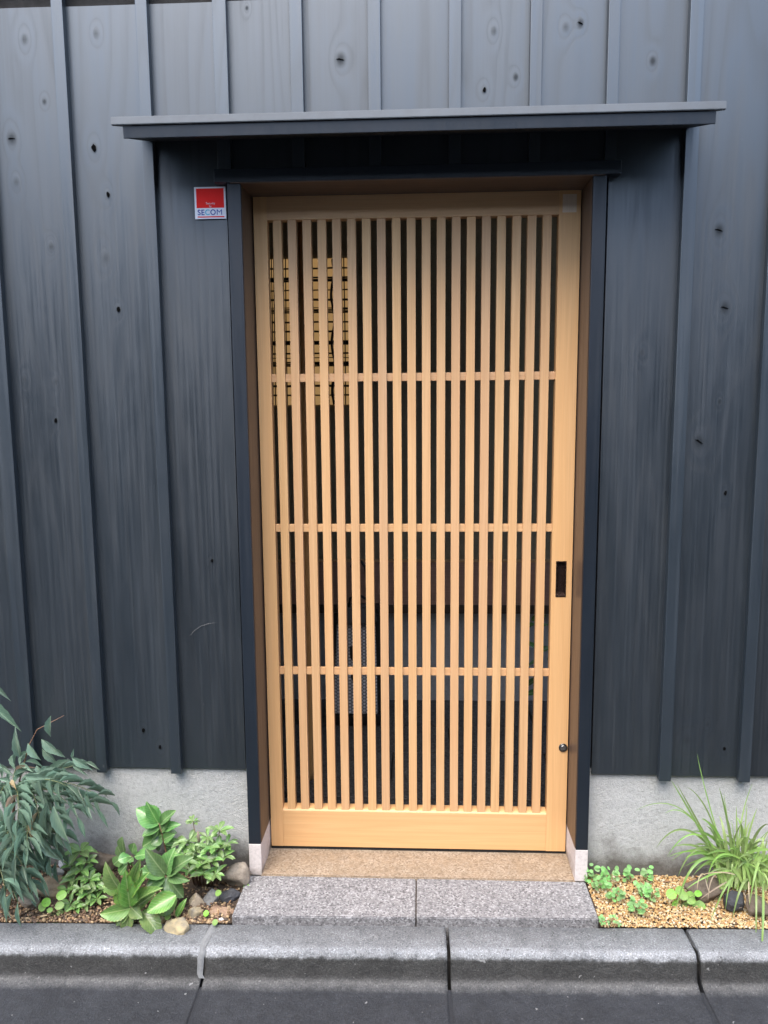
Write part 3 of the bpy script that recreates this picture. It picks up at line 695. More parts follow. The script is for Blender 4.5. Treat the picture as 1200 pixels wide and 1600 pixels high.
# bamboo pole
by = .50; pts, rad = [], []; pa, pb = aty(474.5, 400, by), aty(480.5, 1040, by)
nodes_ = [aty(476, y_, by).z for y_ in (370, 490, 611, 760, 910, 985)]
for z in np.linspace(FZ, 2.40, 90):
    d = min(abs(z-q) for q in nodes_); t = (z-pa.z)/(pb.z-pa.z); pts.append((pa.x+(pb.x-pa.x)*t, by, z)); rad.append(.0205 + (.0022 if d < .012 else 0) - (.0015 if .012 < d < .03 else 0))
pole = tube('bamboo_pole', pts, rad, BAMBOO, None, 14); tag(pole, 'brown bamboo pole standing before the glowing reed window', 'pole')
# wheeled bag
bg_ = empty('wheeled_bag', (.185, 1.0, FZ)); tag(bg_, 'grey honeycomb patterned bag with black handle behind the lattice', 'bag')
def wedge(name, x0b, x1b, x0t, x1t, y0, y1, z0, z1, mat, parent, bev=.006):
    cx, cy, cz = (x0b+x1b)/2, (y0+y1)/2, (z0+z1)/2; bm = bmesh.new()
    a = [bm.verts.new((x-cx, y-cy, z0-cz)) for x, y in ((x0b, y0), (x1b, y0), (x1b, y1), (x0b, y1))]
    b = [bm.verts.new((x-cx, y-cy, z1-cz)) for x, y in ((x0t, y0+.03), (x1t, y0+.03), (x1t, y1), (x0t, y1))]
    bm.faces.new(a[::-1]); bm.faces.new(b)
    for i in range(4): bm.faces.new((a[i], a[(i+1) % 4], b[(i+1) % 4], b[i]))
    bmesh.ops.bevel(bm, geom=bm.edges[:], offset=bev, segments=2, affect='EDGES')
    return link(name, bm_mesh(bm, name), mat, parent, (cx, cy, cz))
wedge('body', .080, .318, .085, .300, 1.0, 1.17, .012, .475, BLACKP, bg_, .02)
fp = wedge('front_panel', .084, .276, .100, .266, .992, 1.05, .022, .416, HONEY, bg_, .004)
wedge('flap', .096, .276, .125, .262, .985, 1.06, .418, .500, BLACKP, bg_, .012)
box('base', .075, .300, .985, 1.16, FZ+.004, .020, BLACKP, bg_, .008)
for x in (.085, .290):
    lw = link('wheel', tube_mesh('wheel', [(-.012, 0, 0), (.012, 0, 0)], [.032, .032], 20), BLACKP, bg_, (x, 1.15, FZ+.032))
hp = [(.243, 1.08, .45), (.236, 1.075, .56), (.222, 1.07, .655), (.205, 1.07, .680), (.180, 1.07, .676), (.160, 1.07, .655)]
tube('handle', hp, .0065, BLACKP, bg_, 8)
tube('handle', [(.150, 1.03, .47), (.160, 1.02, .53), (.195, 1.02, .545), (.235, 1.03, .52), (.245, 1.05, .47)], .006, BLACKP, bg_, 8)
# dark figure printed on the panel
pts = [(-.010, .10), (.022, .10), (.026, .05), (.014, .02), (.020, -.03), (.012, -.06), (.022, -.105), (.010, -.10), (.004, -.06), (-.006, -.03), (.004, .0), (.006, .03), (-.008, .05)]
bm = bmesh.new(); bm.faces.new([bm.verts.new((x, -(.000)+.03*(z+.197)/.394, z)) for x, z in pts])
link('print', bm_mesh(bm, 'print'), BLACKP, fp, (.165, .9905, .219))

# ------------------------------------------------------------------ security sticker
st = empty('security_sticker', (-.0895, BF-.002, 1.8785)); tag(st, 'small red and white security sticker on the board left of the door', 'sticker')
SY = BF-.0042
box('backing', -.1312, -.0482, SY, SY+.0008, 1.8340, 1.9145, WHITE, st)
box('red_panel', -.1262, -.0530, SY-.0004, SY-.0001, 1.8615, 1.9105, RED, st)
box('red_stripe', -.1245, -.0530, SY-.0004, SY-.0001, 1.8375, 1.8402, RED, st)
def text(s, name, x, z, size, mat, sx=1.0, bold=0.0):
    c = bpy.data.curves.new(name, 'FONT'); c.body = s; c.size = size; c.align_x = 'LEFT'; c.offset = bold
    t = bpy.data.objects.new(name, c); COL.objects.link(t); bpy.context.view_layer.update()
    me = bpy.data.meshes.new_from_object(t.evaluated_get(bpy.context.evaluated_depsgraph_get())); bpy.data.objects.remove(t)
    for v in me.vertices: v.co = Vector((v.co.x*sx, 0, v.co.y))
    wdt = max(v.co.x for v in me.vertices); me.materials.clear()
    link(name, me, mat, st, (x, SY-.0008, z)); return wdt
xx = -.1242
for ch, mt in (('S', BLUE), ('E', BLUE), ('C', CYAN), ('O', BLUE), ('M', BLUE)):
    xx += text(ch, 'letter', xx, 1.8438, .0195, mt, 1.12 if ch == 'M' else .96, .0 if ch == 'M' else .0003) + .0012
text('Security', 'small_text', -.1010, 1.8705, .0075, WHITE); text('by', 'small_text', -.0930, 1.8635, .0070, WHITE)

# ------------------------------------------------------------------ rocks
def rock(px, py, wpx, hpx, yd, mat, label, seed, cuts=7, flat=.8):
    cuts += 7
    rr = random.Random(seed); p = aty(px, py, yd); dist = (yd - CAM[1])
    sx, sz = wpx/FPX*dist/2*1.08, hpx/FPX*dist/2*1.12; sy = (sx+sz)/2*flat
    bm = bmesh.new(); bmesh.ops.create_icosphere(bm, subdivisions=4, radius=1)
    planes = []
    for _ in range(cuts):
        n = Vector((rr.gauss(0, 1), rr.gauss(0, 1), rr.gauss(0, 1))).normalized(); planes.append((n, rr.uniform(.48, .80)))
    for v in bm.verts:
        for n, d in planes:
            q = v.co.dot(n)
            if q > d: v.co -= n*(q-d)*.92
        v.co *= 1 + noise.noise(v.co*1.6 + Vector((seed, 0, 0)))*.16 + noise.noise(v.co*4 + Vector((0, seed, 0)))*.075 + noise.noise(v.co*11 + Vector((0, seed, 0)))*.03
    mx = [max(abs(v.co[i]) for v in bm.verts) for i in range(3)]
    a = rr.uniform(-.25, .25); ca, sa = math.cos(a), math.sin(a)
    for v in bm.verts:
        c = Vector((v.co.x/mx[0]*sx, v.co.y/mx[1]*sy, v.co.z/mx[2]*sz)); v.co = Vector((c.x*ca - c.z*sa, c.y, c.x*sa + c.z*ca))
    o = link('rock', bm_mesh(bm, 'rock', True), mat, None, p); return tag(o, label, 'rock', 'rocks set in the planting beds')
RK_GB = mat_rock('rock_grey_brown', (.20, .165, .125), (.30, .26, .21), 34)
RK_SL = mat_rock('rock_slate', (.034, .035, .039), (.060, .062, .068), 30)
RK_GR = mat_rock('rock_grey', (.14, .14, .14), (.22, .22, .215), 30)
RK_RD = mat_rock('rock_red_brown', (.23, .145, .095), (.32, .22, .15), 28, True)
RK_TN = mat_rock('rock_tan', (.36, .28, .19), (.46, .38, .28), 30)
RK_OC = mat_rock('rock_ochre', (.15, .14, .125), (.40, .32, .17), 16)
RK_WH = mat_rock('rock_white', (.46, .45, .44), (.60, .59, .58), 32)
RK_LY = mat_rock('rock_layered', (.22, .155, .095), (.42, .33, .22), 22, True)
RK_DK = mat_rock('rock_dark_earth', (.095, .070, .050), (.17, .135, .10), 24)
rock(367, 1366, 50, 50, -.165, RK_GB, 'squarish grey brown rock against the left white base block', 21, 9)
rock(360, 1401, 36, 32, -.225, RK_SL, 'dark slate rock beside the corner of the granite slab', 22)
rock(331, 1405, 30, 32, -.235, RK_GR, 'grey rock under a green leaf, left of the slate rock', 23)
rock(341, 1430, 50, 20, -.285, RK_RD, 'flat reddish brown rock at the foot of the slate rock', 24, 8, 1.1)
rock(306, 1409, 28, 30, -.250, RK_TN, 'pale tan rock below the small glossy shrub', 25)
rock(303, 1431, 26, 28, -.300, RK_OC, 'ochre stained grey rock behind the kerb rock', 26)
rock(279, 1448, 46, 36, -.355, RK_OC, 'mottled grey brown rock resting on the kerb', 27, 9)
rock(250, 1437, 13, 11, -.325, RK_TN, 'small pinkish pebble beside the serrated leaves', 28, 5)
rock(345, 1438, 14, 9, -.315, RK_WH, 'tiny pale stone at the slab front corner', 29, 5)
rock(88, 1363, 26, 22, -.165, RK_WH, 'white grey stone in the left bed', 30)
rock(101, 1352, 22, 20, -.150, RK_WH, 'pale stone half behind the left leafy rosette', 37)
rock(84, 1394, 74, 44, -.215, RK_LY, 'large layered brown rock in the left bed', 31, 8, .9)
rock(46, 1406, 36, 28, -.270, RK_GB, 'brown rock below the narrow leaved shrub', 32)
rock(152, 1346, 80, 46, -.135, RK_DK, 'dark brown rock against the left foundation', 33, 8, .45)
rock(172, 1402, 36, 32, -.225, RK_DK, 'dark earthy rock between the left plants', 34)
rock(1106, 1388, 84, 40, -.185, RK_DK, 'brown rock at the foot of the grass tuft', 35, 8, .7)
rock(1146, 1406, 34, 32, -.235, RK_SL, 'black rock in front of the grass tuft', 36)
rock(1184, 1414, 36, 32, -.255, RK_DK, 'dark rock at the right edge below the grass', 38)

# ------------------------------------------------------------------ plants
def leaf_mesh(name, prof, fold=.25, curl=.25, serr=0.0, n=14, twist=0.0, seed=0):
    """unit leaf along +Y, width 1 at its widest; prof(t) gives half width 0..0.5"""
    rr = random.Random(seed); bm = bmesh.new(); rows = []
    for i in range(n+1):
        t = i/n; hw = prof(t); y = t; zc = -curl*t*t + curl*.28*t
        if serr and 0 < i < n: hw *= 1 + (serr if i % 2 else -serr)
        tw = twist*(t-.4); row = []
        for sx in (-1, -.55, 0, .55, 1):
            x = hw*sx; z = zc + abs(sx)*hw*fold + (rr.uniform(-.012, .012) if abs(sx) == 1 else 0) + math.sin(t*9+seed)*.012*abs(sx)
            row.append(bm.verts.new((x*math.cos(tw), y, z + x*math.sin(tw)*.4)))
        rows.append(row)
    for i in range(n):
        for k in range(4): bm.faces.new((rows[i][k], rows[i][k+1], rows[i+1][k+1], rows[i+1][k]))
    bmesh.ops.remove_doubles(bm, verts=bm.verts, dist=1e-5)
    return bm_mesh(bm, name, True)
P_NAR = lambda t: .5*(math.sin(math.pi*min(1, t**.8*1.0))**1.25) if 0 < t < 1 else .02 if t <= 0 else 0.0
P_OVA = lambda t: .5*(math.sin(math.pi*t**.85)**.75) if 0 < t < 1 else .02 if t <= 0 else 0.0
P_OBO = lambda t: .5*(math.sin(math.pi*t**1.5)**.7) if 0 < t < 1 else .03 if t <= 0 else 0.0
P_RND = lambda t: .5*math.sqrt(max(0, 1-(2*t-1)**2))
def variants(name, prof, mat, k=3, **kw):
    out = []
    for s in range(k):
        a = dict(kw); a['curl'] = kw.get('curl', .25)*(.6+.5*s); a['twist'] = (s-1)*.5
        me = leaf_mesh(name, prof, seed=s, **a); me.materials.append(mat); out.append(me)
    return out
LM = dict(narrow=variants('leaflet', P_NAR, L_NARROW, 4, fold=.5, curl=.22, serr=.05, n=12),
          broad=variants('leaf', P_OVA, L_BROAD, 3, fold=.30, curl=.22, serr=.045, n=20),
          star=variants('leaf', P_OVA, L_STAR, 3, fold=.30, curl=.20, serr=.03, n=20),
          whorl=variants('leaf', P_OBO, L_WHORL, 3, fold=.22, curl=.30, n=10),
          obov=variants('leaf', P_OBO, L_STAR, 3, fold=.18, curl=.2, n=12),
          round=variants('leaf', P_RND, L_ROUND, 3, fold=.12, curl=.12, n=10),
          weed=variants('leaf', P_RND, L_WEED, 3, fold=.15, curl=.2, n=8),
          dry=variants('leaflet', P_NAR, L_DRY, 3, fold=.5, curl=.5, n=10))
def put_leaf(parent, kind, base, tip, width, nrm, r):
    me = r.choice(LM[kind]); y = Vector(tip) - Vector(base); ln = y.length
    if ln < 1e-5: return
    y = y/ln; n = Vector(nrm); x = y.cross(n)
    if x.length < 1e-4: x = y.orthogonal()
    x.normalize(); z = x.cross(y)
    M = Matrix((( x.x*width, y.x*ln, z.x*ln), (x.y*width, y.y*ln, z.y*ln), (x.z*width, y.z*ln, z.z*ln))).to_4x4()
    M.translation = Vector(base) - WL[parent]
    o = bpy.data.objects.new('leaf' if kind not in ('narrow', 'dry') else 'leaflet', me); COL.objects.link(o); o.parent = parent; o.matrix_basis = M
    return o
TOCAM = Vector((0, -1, .75)).normalized()
def nr(r, k=.45, base=TOCAM): return (base + Vector((r.uniform(-k, k), r.uniform(-k, k), r.uniform(-k, k)))).normalized()
def plant(name, px, py, yd, label, cat='plant', group='plants in the beds by the door'):
    o = empty(name, aty(px, py, yd)); tag(o, label, cat, group); return o
def px_leaf(pl, kind, b, t, wpx, y0, y1, r, k=.45):
    B, T = aty(*b, y0), aty(*t, y1); put_leaf(pl, kind, B, T, wpx*1.18/FPX*(y0-CAM[1]), nr(r, k), r)

# narrow leaved shrub: crowns of drooping pinnate fronds
sh = plant('narrow_leaved_shrub', 20, 1395, -.20, 'shrub with drooping narrow blue green leaflets at the far left', 'shrub')
r = random.Random(5)
def frond(pl, pts, n, ln, wd, r, droop=.8, both=True, start=.12, kind='narrow'):
    pts = [Vector(p) for p in pts]
    def bez(t):
        if len(pts) == 3: a, b, c = pts; return a*(1-t)**2 + b*2*t*(1-t) + c*t*t
        a, b = pts; return a.lerp(b, t)
    cv = [bez(t) for t in np.linspace(0, 1, 9)]
    tube('rachis', [tuple(p) for p in cv], [.0016-.0009*i/8 for i in range(9)], STEM, pl, 5)
    for i in range(n):
        t = start + (1-start)*i/max(1, n-1); p = bez(t); d = (bez(min(1, t+.05)) - bez(max(0, t-.05))).normalized()
        side = d.cross(Vector((0, -.35, 1))).normalized()
        for s in ((-1, 1) if i < n-1 else (0,)):
            v = (d*(.75+.3*r.random()) + side*s*(.75+.2*r.random()) + Vector((0, -.15, -droop*r.uniform(.5, 1.2))) + Vector((r.uniform(-.2, .2), r.uniform(-.25, .1), r.uniform(-.15, .15)))).normalized()
            L = ln*r.uniform(.75, 1.15)*(1-.25*abs(t-.5)); tip = p + v*L
            tip.y = min(tip.y, -.132)
            put_leaf(pl, 'narrow' if r.random() > .03 else 'dry', p, tip, wd*r.uniform(.8, 1.15), (Vector((0, -.55, 1)) + side*s*.45 + Vector((r.uniform(-.3, .3), 0, 0))).normalized(), r)
def ap(px, py, y): return aty(px, py, y)
CR = [(22, 1232, -.22), (32, 1292, -.27), (-18, 1352, -.31), (70, 1225, -.19)]
for (cx_, cy_, yy) in CR[:2]:
    tube('stem', [tuple(ap(18, 1400, -.20)), tuple(ap(cx_*.7+5, (cy_+1400)/2, yy+.015)), tuple(ap(cx_, cy_, yy))], [.006, .005, .004], STEMB, sh, 7)
FR = [((25, 1235, -.22), (95, 1200, -.20), (168, 1252, -.18), 8), ((25, 1235, -.22), (85, 1215, -.24), (120, 1275, -.25), 7), ((25, 1235, -.22), (55, 1215, -.28), (62, 1285, -.32), 7),
      ((20, 1235, -.22), (5, 1205, -.28), (-10, 1275, -.33), 7), ((22, 1235, -.22), (-15, 1205, -.22), (-60, 1255, -.22), 6), ((30, 1222, -.20), (80, 1205, -.17), (132, 1192, -.155), 5),
      ((34, 1292, -.27), (60, 1268, -.27), (98, 1312, -.27), 6), ((34, 1292, -.27), (45, 1275, -.32), (42, 1320, -.36), 6), ((34, 1292, -.27), (15, 1270, -.32), (8, 1322, -.36), 6),
      ((34, 1292, -.27), (70, 1290, -.24), (88, 1345, -.23), 6), ((30, 1292, -.27), (-10, 1275, -.27), (-40, 1330, -.28), 6),
      ((-18, 1352, -.31), (15, 1335, -.33), (42, 1372, -.35), 5), ((-18, 1352, -.31), (0, 1335, -.37), (8, 1392, -.40), 5), ((-18, 1352, -.31), (20, 1350, -.30), (48, 1392, -.31), 5), ((-18, 1352, -.31), (-20, 1335, -.37), (-30, 1392, -.40), 4),
      ((25, 1235, -.22), (100, 1225, -.22), (150, 1262, -.21), 7), ((22, 1235, -.22), (30, 1222, -.30), (28, 1280, -.345), 6), ((25, 1240, -.22), (75, 1235, -.27), (92, 1290, -.30), 6), ((20, 1240, -.22), (-5, 1225, -.26), (-15, 1262, -.29), 5),
      ((34, 1296, -.27), (72, 1300, -.27), (80, 1340, -.28), 5), ((30, 1296, -.27), (20, 1290, -.34), (25, 1335, -.375), 5), ((-10, 1330, -.28), (20, 1318, -.32), (35, 1352, -.35), 5)]
sh2 = plant('narrow_leaved_shrub', -18, 1400, -.30, 'lower clump of narrow blue green leaflets hanging to the kerb at the left edge', 'shrub')
tube('stem', [tuple(ap(-18, 1405, -.30)), tuple(ap(-18, 1352, -.31))], [.005, .004], STEMB, sh2, 7)
FR += [((25, 1232, -.22), (60, 1205, -.25), (105, 1228, -.26), 6), ((22, 1232, -.22), (15, 1200, -.20), (40, 1190, -.19), 4), ((20, 1232, -.22), (-5, 1205, -.20), (-30, 1215, -.20), 4), ((-18, 1352, -.31), (10, 1360, -.36), (28, 1410, -.385), 5), ((-10, 1340, -.30), (30, 1335, -.31), (60, 1368, -.31), 5)]
for a, b, c, n in FR: frond(sh2 if a[0] < 0 else sh, (ap(*a), ap(*b), ap(*c)), n+1, .074, .0118, r, .32)
# the loose sprig above, leaf by leaf
tube('stem', [tuple(ap(30, 1222, -.20)), tuple(ap(45, 1165, -.18)), tuple(ap(58, 1140, -.17)), tuple(ap(100, 1118, -.165))], [.0024, .0018, .0014, .0008], STEMB, sh, 6)
for b, t, wd in (((31, 1183), (21, 1137), 11), ((44, 1161), (62, 1190), 11), ((65, 1155), (98, 1183), 12), ((80, 1118), (76, 1154), 10), ((66, 1170), (90, 1196), 10), ((85, 1170), (101, 1184), 7), ((112, 1183), (143, 1204), 10), ((32, 1182), (46, 1172), 6), ((113, 1184), (115, 1170), 4), ((57, 1196), (64, 1210), 8), ((110, 1187), (68, 1212), 9), ((-20, 1070), (16, 1091), 9), ((-30, 1090), (34, 1142), 12), ((3, 1200), (-25, 1185), 10), ((40, 1212), (80, 1216), 9), ((84, 1258), (108, 1320), 15), ((39, 1253), (42, 1302), 11), ((66, 1300), (92, 1350), 12), ((75, 1252), (70, 1318), 9), ((57, 1258), (57, 1296), 9)):
    px_leaf(sh, 'narrow', b, t, wd, -.20 if b[1] < 1210 else -.30, -.205 if b[1] < 1210 else -.325, r, .35)

# three broad leaved plants between the rocks
r = random.Random(8)
def leafplant(name, base, label, leaves, kind, y0, y1, stem=None, cat='plant', k=.4):
    pl = plant(name, *base, label, cat)
    for b, t, wd in leaves:
        px_leaf(pl, kind, b, t, wd, y0, y1 + r.uniform(-.015, .01), r, k)
        if len(leaves) > 2:                # a second, lower layer of leaves
            a = r.uniform(-.7, .7); dx, dy = t[0]-b[0], t[1]-b[1]; q = r.uniform(.6, .95)
            px_leaf(pl, kind, (b[0]+r.uniform(-3, 3), b[1]+r.uniform(0, 8)), (b[0]+(dx*math.cos(a)-dy*math.sin(a))*q, b[1]+(dx*math.sin(a)+dy*math.cos(a))*q+5), wd*.9, y0+.025, y1+.035, r, .5)
    for s in (stem or []): tube('stem', [tuple(aty(*p)) for p in s], [.0028-.0014*i/(len(s)-1) for i in range(len(s))], STEMB, pl, 6)
    return pl
leafplant('broad_leaved_plant', (204, 1432, -.315), 'serrated broad leaved rosette with browned tips leaning over the kerb',
  [((203, 1416), (196, 1364), 26), ((206, 1378), (217, 1346), 17), ((204, 1419), (156, 1430), 24), ((208, 1414), (240, 1384), 20), ((202, 1420), (195, 1463), 19), ((205, 1418), (221, 1434), 19), ((200, 1421), (181, 1447), 15),
   ((186, 1387), (162, 1357), 23), ((275, 1399), (229, 1424), 28), ((222, 1424), (251, 1461), 27), ((199, 1404), (180, 1388), 14), ((204, 1400), (221, 1372), 14)], 'broad', -.335, -.365,
  [[(204, 1435, -.31), (204, 1418, -.335)], [(250, 1432, -.30), (275, 1399, -.325)], [(215, 1440, -.31), (222, 1424, -.33)], [(200, 1420, -.31), (188, 1388, -.33)]])
leafplant('star_leaved_plant', (259, 1400, -.26), 'glossy deep green plant with leaves spread like a star',
  [((258, 1366), (228, 1330), 24), ((257, 1368), (216, 1360), 22), ((262, 1366), (296, 1338), 24), ((261, 1369), (284, 1404), 26), ((260, 1365), (266, 1330), 26), ((257, 1370), (229, 1384), 20), ((258, 1371), (243, 1394), 16), ((264, 1368), (294, 1376), 16)], 'star', -.275, -.30, [[(259, 1405, -.255), (259, 1368, -.275)]])
leafplant('upright_leafy_plant', (262, 1360, -.17), 'upright plant with one large folded leaf at its top against the foundation',
  [((249, 1287), (214, 1263), 32), ((248, 1287), (228, 1254), 16), ((250, 1288), (273, 1266), 16), ((254, 1296), (278, 1287), 15), ((250, 1294), (221, 1304), 18), ((253, 1304), (221, 1324), 24), ((256, 1312), (270, 1304), 14), ((257, 1318), (283, 1315), 13), ((252, 1300), (262, 1280), 14), ((254, 1310), (236, 1318), 16), ((248, 1294), (236, 1310), 16)], 'star', -.165, -.175,
  [[(262, 1362, -.165), (260, 1334, -.165), (253, 1302, -.165), (248, 1285, -.167)]])
leafplant('oval_leaved_plant', (206, 1370, -.19), 'low plant with blunt oval leaves left of the upright plant',
  [((196, 1335), (187, 1311), 17), ((206, 1333), (209, 1318), 14), ((205, 1338), (186, 1342), 16), ((210, 1339), (230, 1332), 18), ((192, 1338), (176, 1352), 17), ((208, 1340), (200, 1345), 12), ((200, 1350), (184, 1366), 14), ((222, 1378), (205, 1364), 14)], 'obov', -.20, -.215,
  [[(206, 1372, -.19), (206, 1337, -.20)], [(206, 1365, -.19), (196, 1335, -.20)]])
leafplant('yellowing_leaf', (282, 1418, -.30), 'single pale green curled leaf standing between two rocks', [((276, 1433), (290, 1404), 10)], 'broad', -.31, -.30, None, 'leaf')

# glossy whorled shrublets
def whorls(name, base, label, W, kind, r, y, L=23, wd=9, nleaf=8):
    pl = plant(name, *base, label)
    for (wx, wy, sc_, dy) in W:
        c = aty(wx, wy, y+dy); foot = aty(base[0] + (wx-base[0])*.45, base[1], y+.02)
        tube('stem', [tuple(foot), tuple((foot+c)/2 + Vector((0, .004, .003))), tuple(c)], [.0020, .0016, .0012], STEMB, pl, 5)
        for q in range(nleaf):
            a = 2*math.pi*q/nleaf + r.uniform(-.25, .25); el = r.uniform(-.15, .55) if q % 2 else r.uniform(.1, .8)
            d = Vector((math.cos(a)*math.cos(el), math.sin(a)*math.cos(el)*.9 - .25, math.sin(el)*.8 + .05)).normalized()
            ln = L*sc_/FPX*2*r.uniform(.75, 1.15); tip = c + d*ln; tip.y = min(tip.y, -.115)
            put_leaf(pl, kind, c + Vector((0, 0, r.uniform(-.006, .002))), tip, wd*sc_/FPX*2*r.uniform(.85, 1.15), (Vector((0, -.35, 1)) - d*.4).normalized(), r)
    return pl
r = random.Random(17)
U = whorls('glossy_shrublet', (322, 1388, -.19), 'small glossy shrub with whorled leaves beside the left jamb',
  [(343, 1298, 1.0, .03), (341, 1326, 1.15, .01), (314, 1350, 1.2, -.03), (295, 1314, 1.05, .02), (306, 1330, .95, .0), (330, 1345, 1.0, -.02), (318, 1366, 1.0, -.045), (302, 1283, .6, .05), (354, 1318, .85, .03), (325, 1308, .8, .03), (300, 1345, .8, -.01), (352, 1338, .9, .0), (288, 1335, .9, -.01), (296, 1360, .9, -.04), (336, 1366, .9, -.04), (328, 1326, 1.0, .0), (284, 1318, .8, .02)], 'whorl', r, -.20, 23, 9, 8)
tube('flower_spike', [tuple(aty(311, 1318, -.19)), tuple(aty(310, 1306, -.19)), tuple(aty(309, 1299, -.19))], [.0035, .0042, .002], L_DRY, U, 7)
whorls('leafy_rosette_plant', (122, 1408, -.22), 'fresh green plant with stacked leaf rosettes in the left bed',
  [(126, 1330, 1.35, .02), (128, 1360, 1.1, .0), (104, 1390, .9, -.04), (126, 1388, .8, -.05), (138, 1396, .8, -.05), (110, 1412, .75, -.07), (121, 1418, .7, -.08), (154, 1378, .8, .0), (112, 1352, .8, .02), (140, 1374, .9, -.02), (148, 1390, .7, -.02), (116, 1374, .9, -.02), (136, 1346, .9, .0), (152, 1404, .8, -.05), (166, 1388, .8, -.03), (134, 1414, .7, -.07)], 'whorl', r, -.21, 23, 9.5, 8)

# creeping round leaved plants
r = random.Random(3)
def rounds(name, base, label, L, y, kind='round'):
    pl = plant(name, *base, y, label)
    for (x_, y_, w_, h_) in L:
        yy = y + r.uniform(-.012, .012); B, T = aty(x_-w_*.42, y_+h_*.28, yy), aty(x_+w_*.42, y_-h_*.28, yy+.01)
        o = put_leaf(pl, kind, B, T, h_/FPX*2*.95, nr(r, .35), r)
        f = aty(base[0], base[1], y+.004); tube('stalk', [tuple(f), tuple((f+B+(T-B)*.3)/2 + Vector((0, 0, .004))), tuple(B+(T-B)*.35)], .0007, STEM, pl, 5)
    return pl
rounds('creeping_plant', (84, 1428), 'bright green creeping plant with round leaves at the left kerb edge', [(56, 1440, 24, 18), (88, 1436, 18, 18), (93, 1415, 17, 13), (72, 1410, 16, 15), (66, 1417, 13, 17), (78, 1422, 12, 8), (94, 1426, 14, 9), (96, 1399, 19, 15)], -.315)
rounds('round_leaved_plant', (1066, 1412), 'rosette of bright round leaves in the gravel left of the grass tuft', [(1049, 1397, 16, 17), (1062, 1391, 15, 14), (1068, 1399, 14, 16), (1079, 1399, 14, 14), (1091, 1396, 13, 11), (1080, 1407, 15, 13), (1092, 1417, 22, 20), (1059, 1421, 16, 14), (1060, 1429, 11, 9), (1073, 1417, 15, 14), (1055, 1412, 13, 12)], -.225)
for (x_, y_, yy, w_, lb) in ((341, 1398, -.262, 12, 'small round green leaf lying on the grey rock'), (385, 1389, -.19, 13, 'small round green leaf lying on the granite slab'), (322, 1430, -.31, 11, 'small round green leaf lying on the flat reddish rock'), (336, 1444, -.345, 11, 'small round green leaf at the pale mortar joint of the kerb'), (262, 1435, -.33, 12, 'small round green leaf between the kerb rock and the pebble')):
    pl = plant('fallen_leaf', x_, y_, yy, lb, 'leaf', 'small round leaves around the rocks')
    B, T = aty(x_-w_*.4, y_+1.5, yy-.002), aty(x_+w_*.4, y_-1.5, yy+.002); put_leaf(pl, 'round', B + Vector((0, 0, .004)), T + Vector((0, 0, .006)), w_/FPX*2*1.0, Vector((0, -.4, 1)).normalized(), r)
# dead leaves and bits on the soil
def litter(name, n, x0, x1, seed, zo, label):
    rr = random.Random(seed); bm = bmesh.new(); lay = bm.verts.layers.float_color.new('tint')
    for i in range(n):
        x = rr.uniform(x0, x1); y = kline(x) + rr.uniform(-.004, .215); z = bedz(x, y, zo) + .008; a = rr.uniform(0, 6.28); L, W = rr.uniform(.008, .026), rr.uniform(.003, .009)
        c = rr.choice([(.22, .12, .06), (.30, .19, .10), (.13, .08, .05), (.38, .28, .16)]); ca, sa = math.cos(a), math.sin(a); t1, t2 = rr.uniform(-.4, .4), rr.uniform(-.5, .5); vs = []
        for u, v, h in ((-1, 0, 0), (-.3, .9, .1), (.5, .7, .1), (1, 0, .0), (.5, -.7, .2), (-.3, -.9, .15)):
            p = Vector((u*L/2*ca - v*W/2*sa, u*L/2*sa + v*W/2*ca, u*L/2*t1 + v*W/2*t2 + h*W)); vv = bm.verts.new(Vector((x, y, z)) + p); vv[lay] = (*c, 1); vs.append(vv)
        bm.faces.new((vs[0], vs[1], vs[2], vs[3])); bm.faces.new((vs[0], vs[3], vs[4], vs[5]))
    return tag(link(name, bm_mesh(bm, name), PEBBLE), label, kind='stuff')
litter('leaf_litter', 170, -.80, -.06, 2, .016, 'dead brown leaf bits on the soil left of the door')
litter('leaf_litter', 45, .94, 1.5, 3, .014, 'dead leaf bits lying on the gravel right of the door')
# small weeds in the gravel
def weed(px, py, y, n, spread, hgt, label, size=8.0):
    pl = plant('weed', px, py, y, label, 'weed', 'small weeds in the gravel'); p = WL[pl]
    for i in range(n):
        a = r.uniform(0, 6.28); d = spread/FPX*2*math.sqrt(r.random()); h = hgt/FPX*2*r.random()
        b = p + Vector((math.cos(a)*d*.9, math.sin(a)*d*.55, h)); b.y = min(b.y, -.105)
        v = Vector((math.cos(a+r.uniform(-1, 1)), math.sin(a)*.7-.3, r.uniform(-.1, .5))).normalized()*size/FPX*2*r.uniform(.7, 1.3)
        put_leaf(pl, 'weed', b, b+v, size/FPX*2*r.uniform(.7, 1.1), nr(r, .5), r)
        if i % 3 == 0: tube('stalk', [tuple(p), tuple((p+b)/2 + Vector((0, 0, .003))), tuple(b)], .0006, STEM, pl, 5)
weed(922, 1374, -.125, 16, 9, 24, 'pale weed hugging the right white base block')
weed(952, 1372, -.135, 26, 16, 16, 'bushy pale weed against the foundation near the right base block')
weed(938, 1388, -.175, 22, 13, 14, 'pale weed at the corner of the right granite slab')
weed(961, 1404, -.215, 20, 11, 14, 'leafy weed in the gravel in front of the slab corner')
weed(986, 1376, -.130, 16, 9, 22, 'tall thin weed against the foundation')
weed(1012, 1374, -.130, 14, 8, 22, 'spindly weed against the foundation left of the grass tuft')
weed(1003, 1394, -.180, 18, 11, 16, 'middle weed standing in the gravel')
weed(1020, 1402, -.205, 16, 10, 16, 'weed leaning right in the middle of the gravel')
weed(994, 1424, -.265, 26, 13, 20, 'weed nearest the kerb in the middle of the gravel')
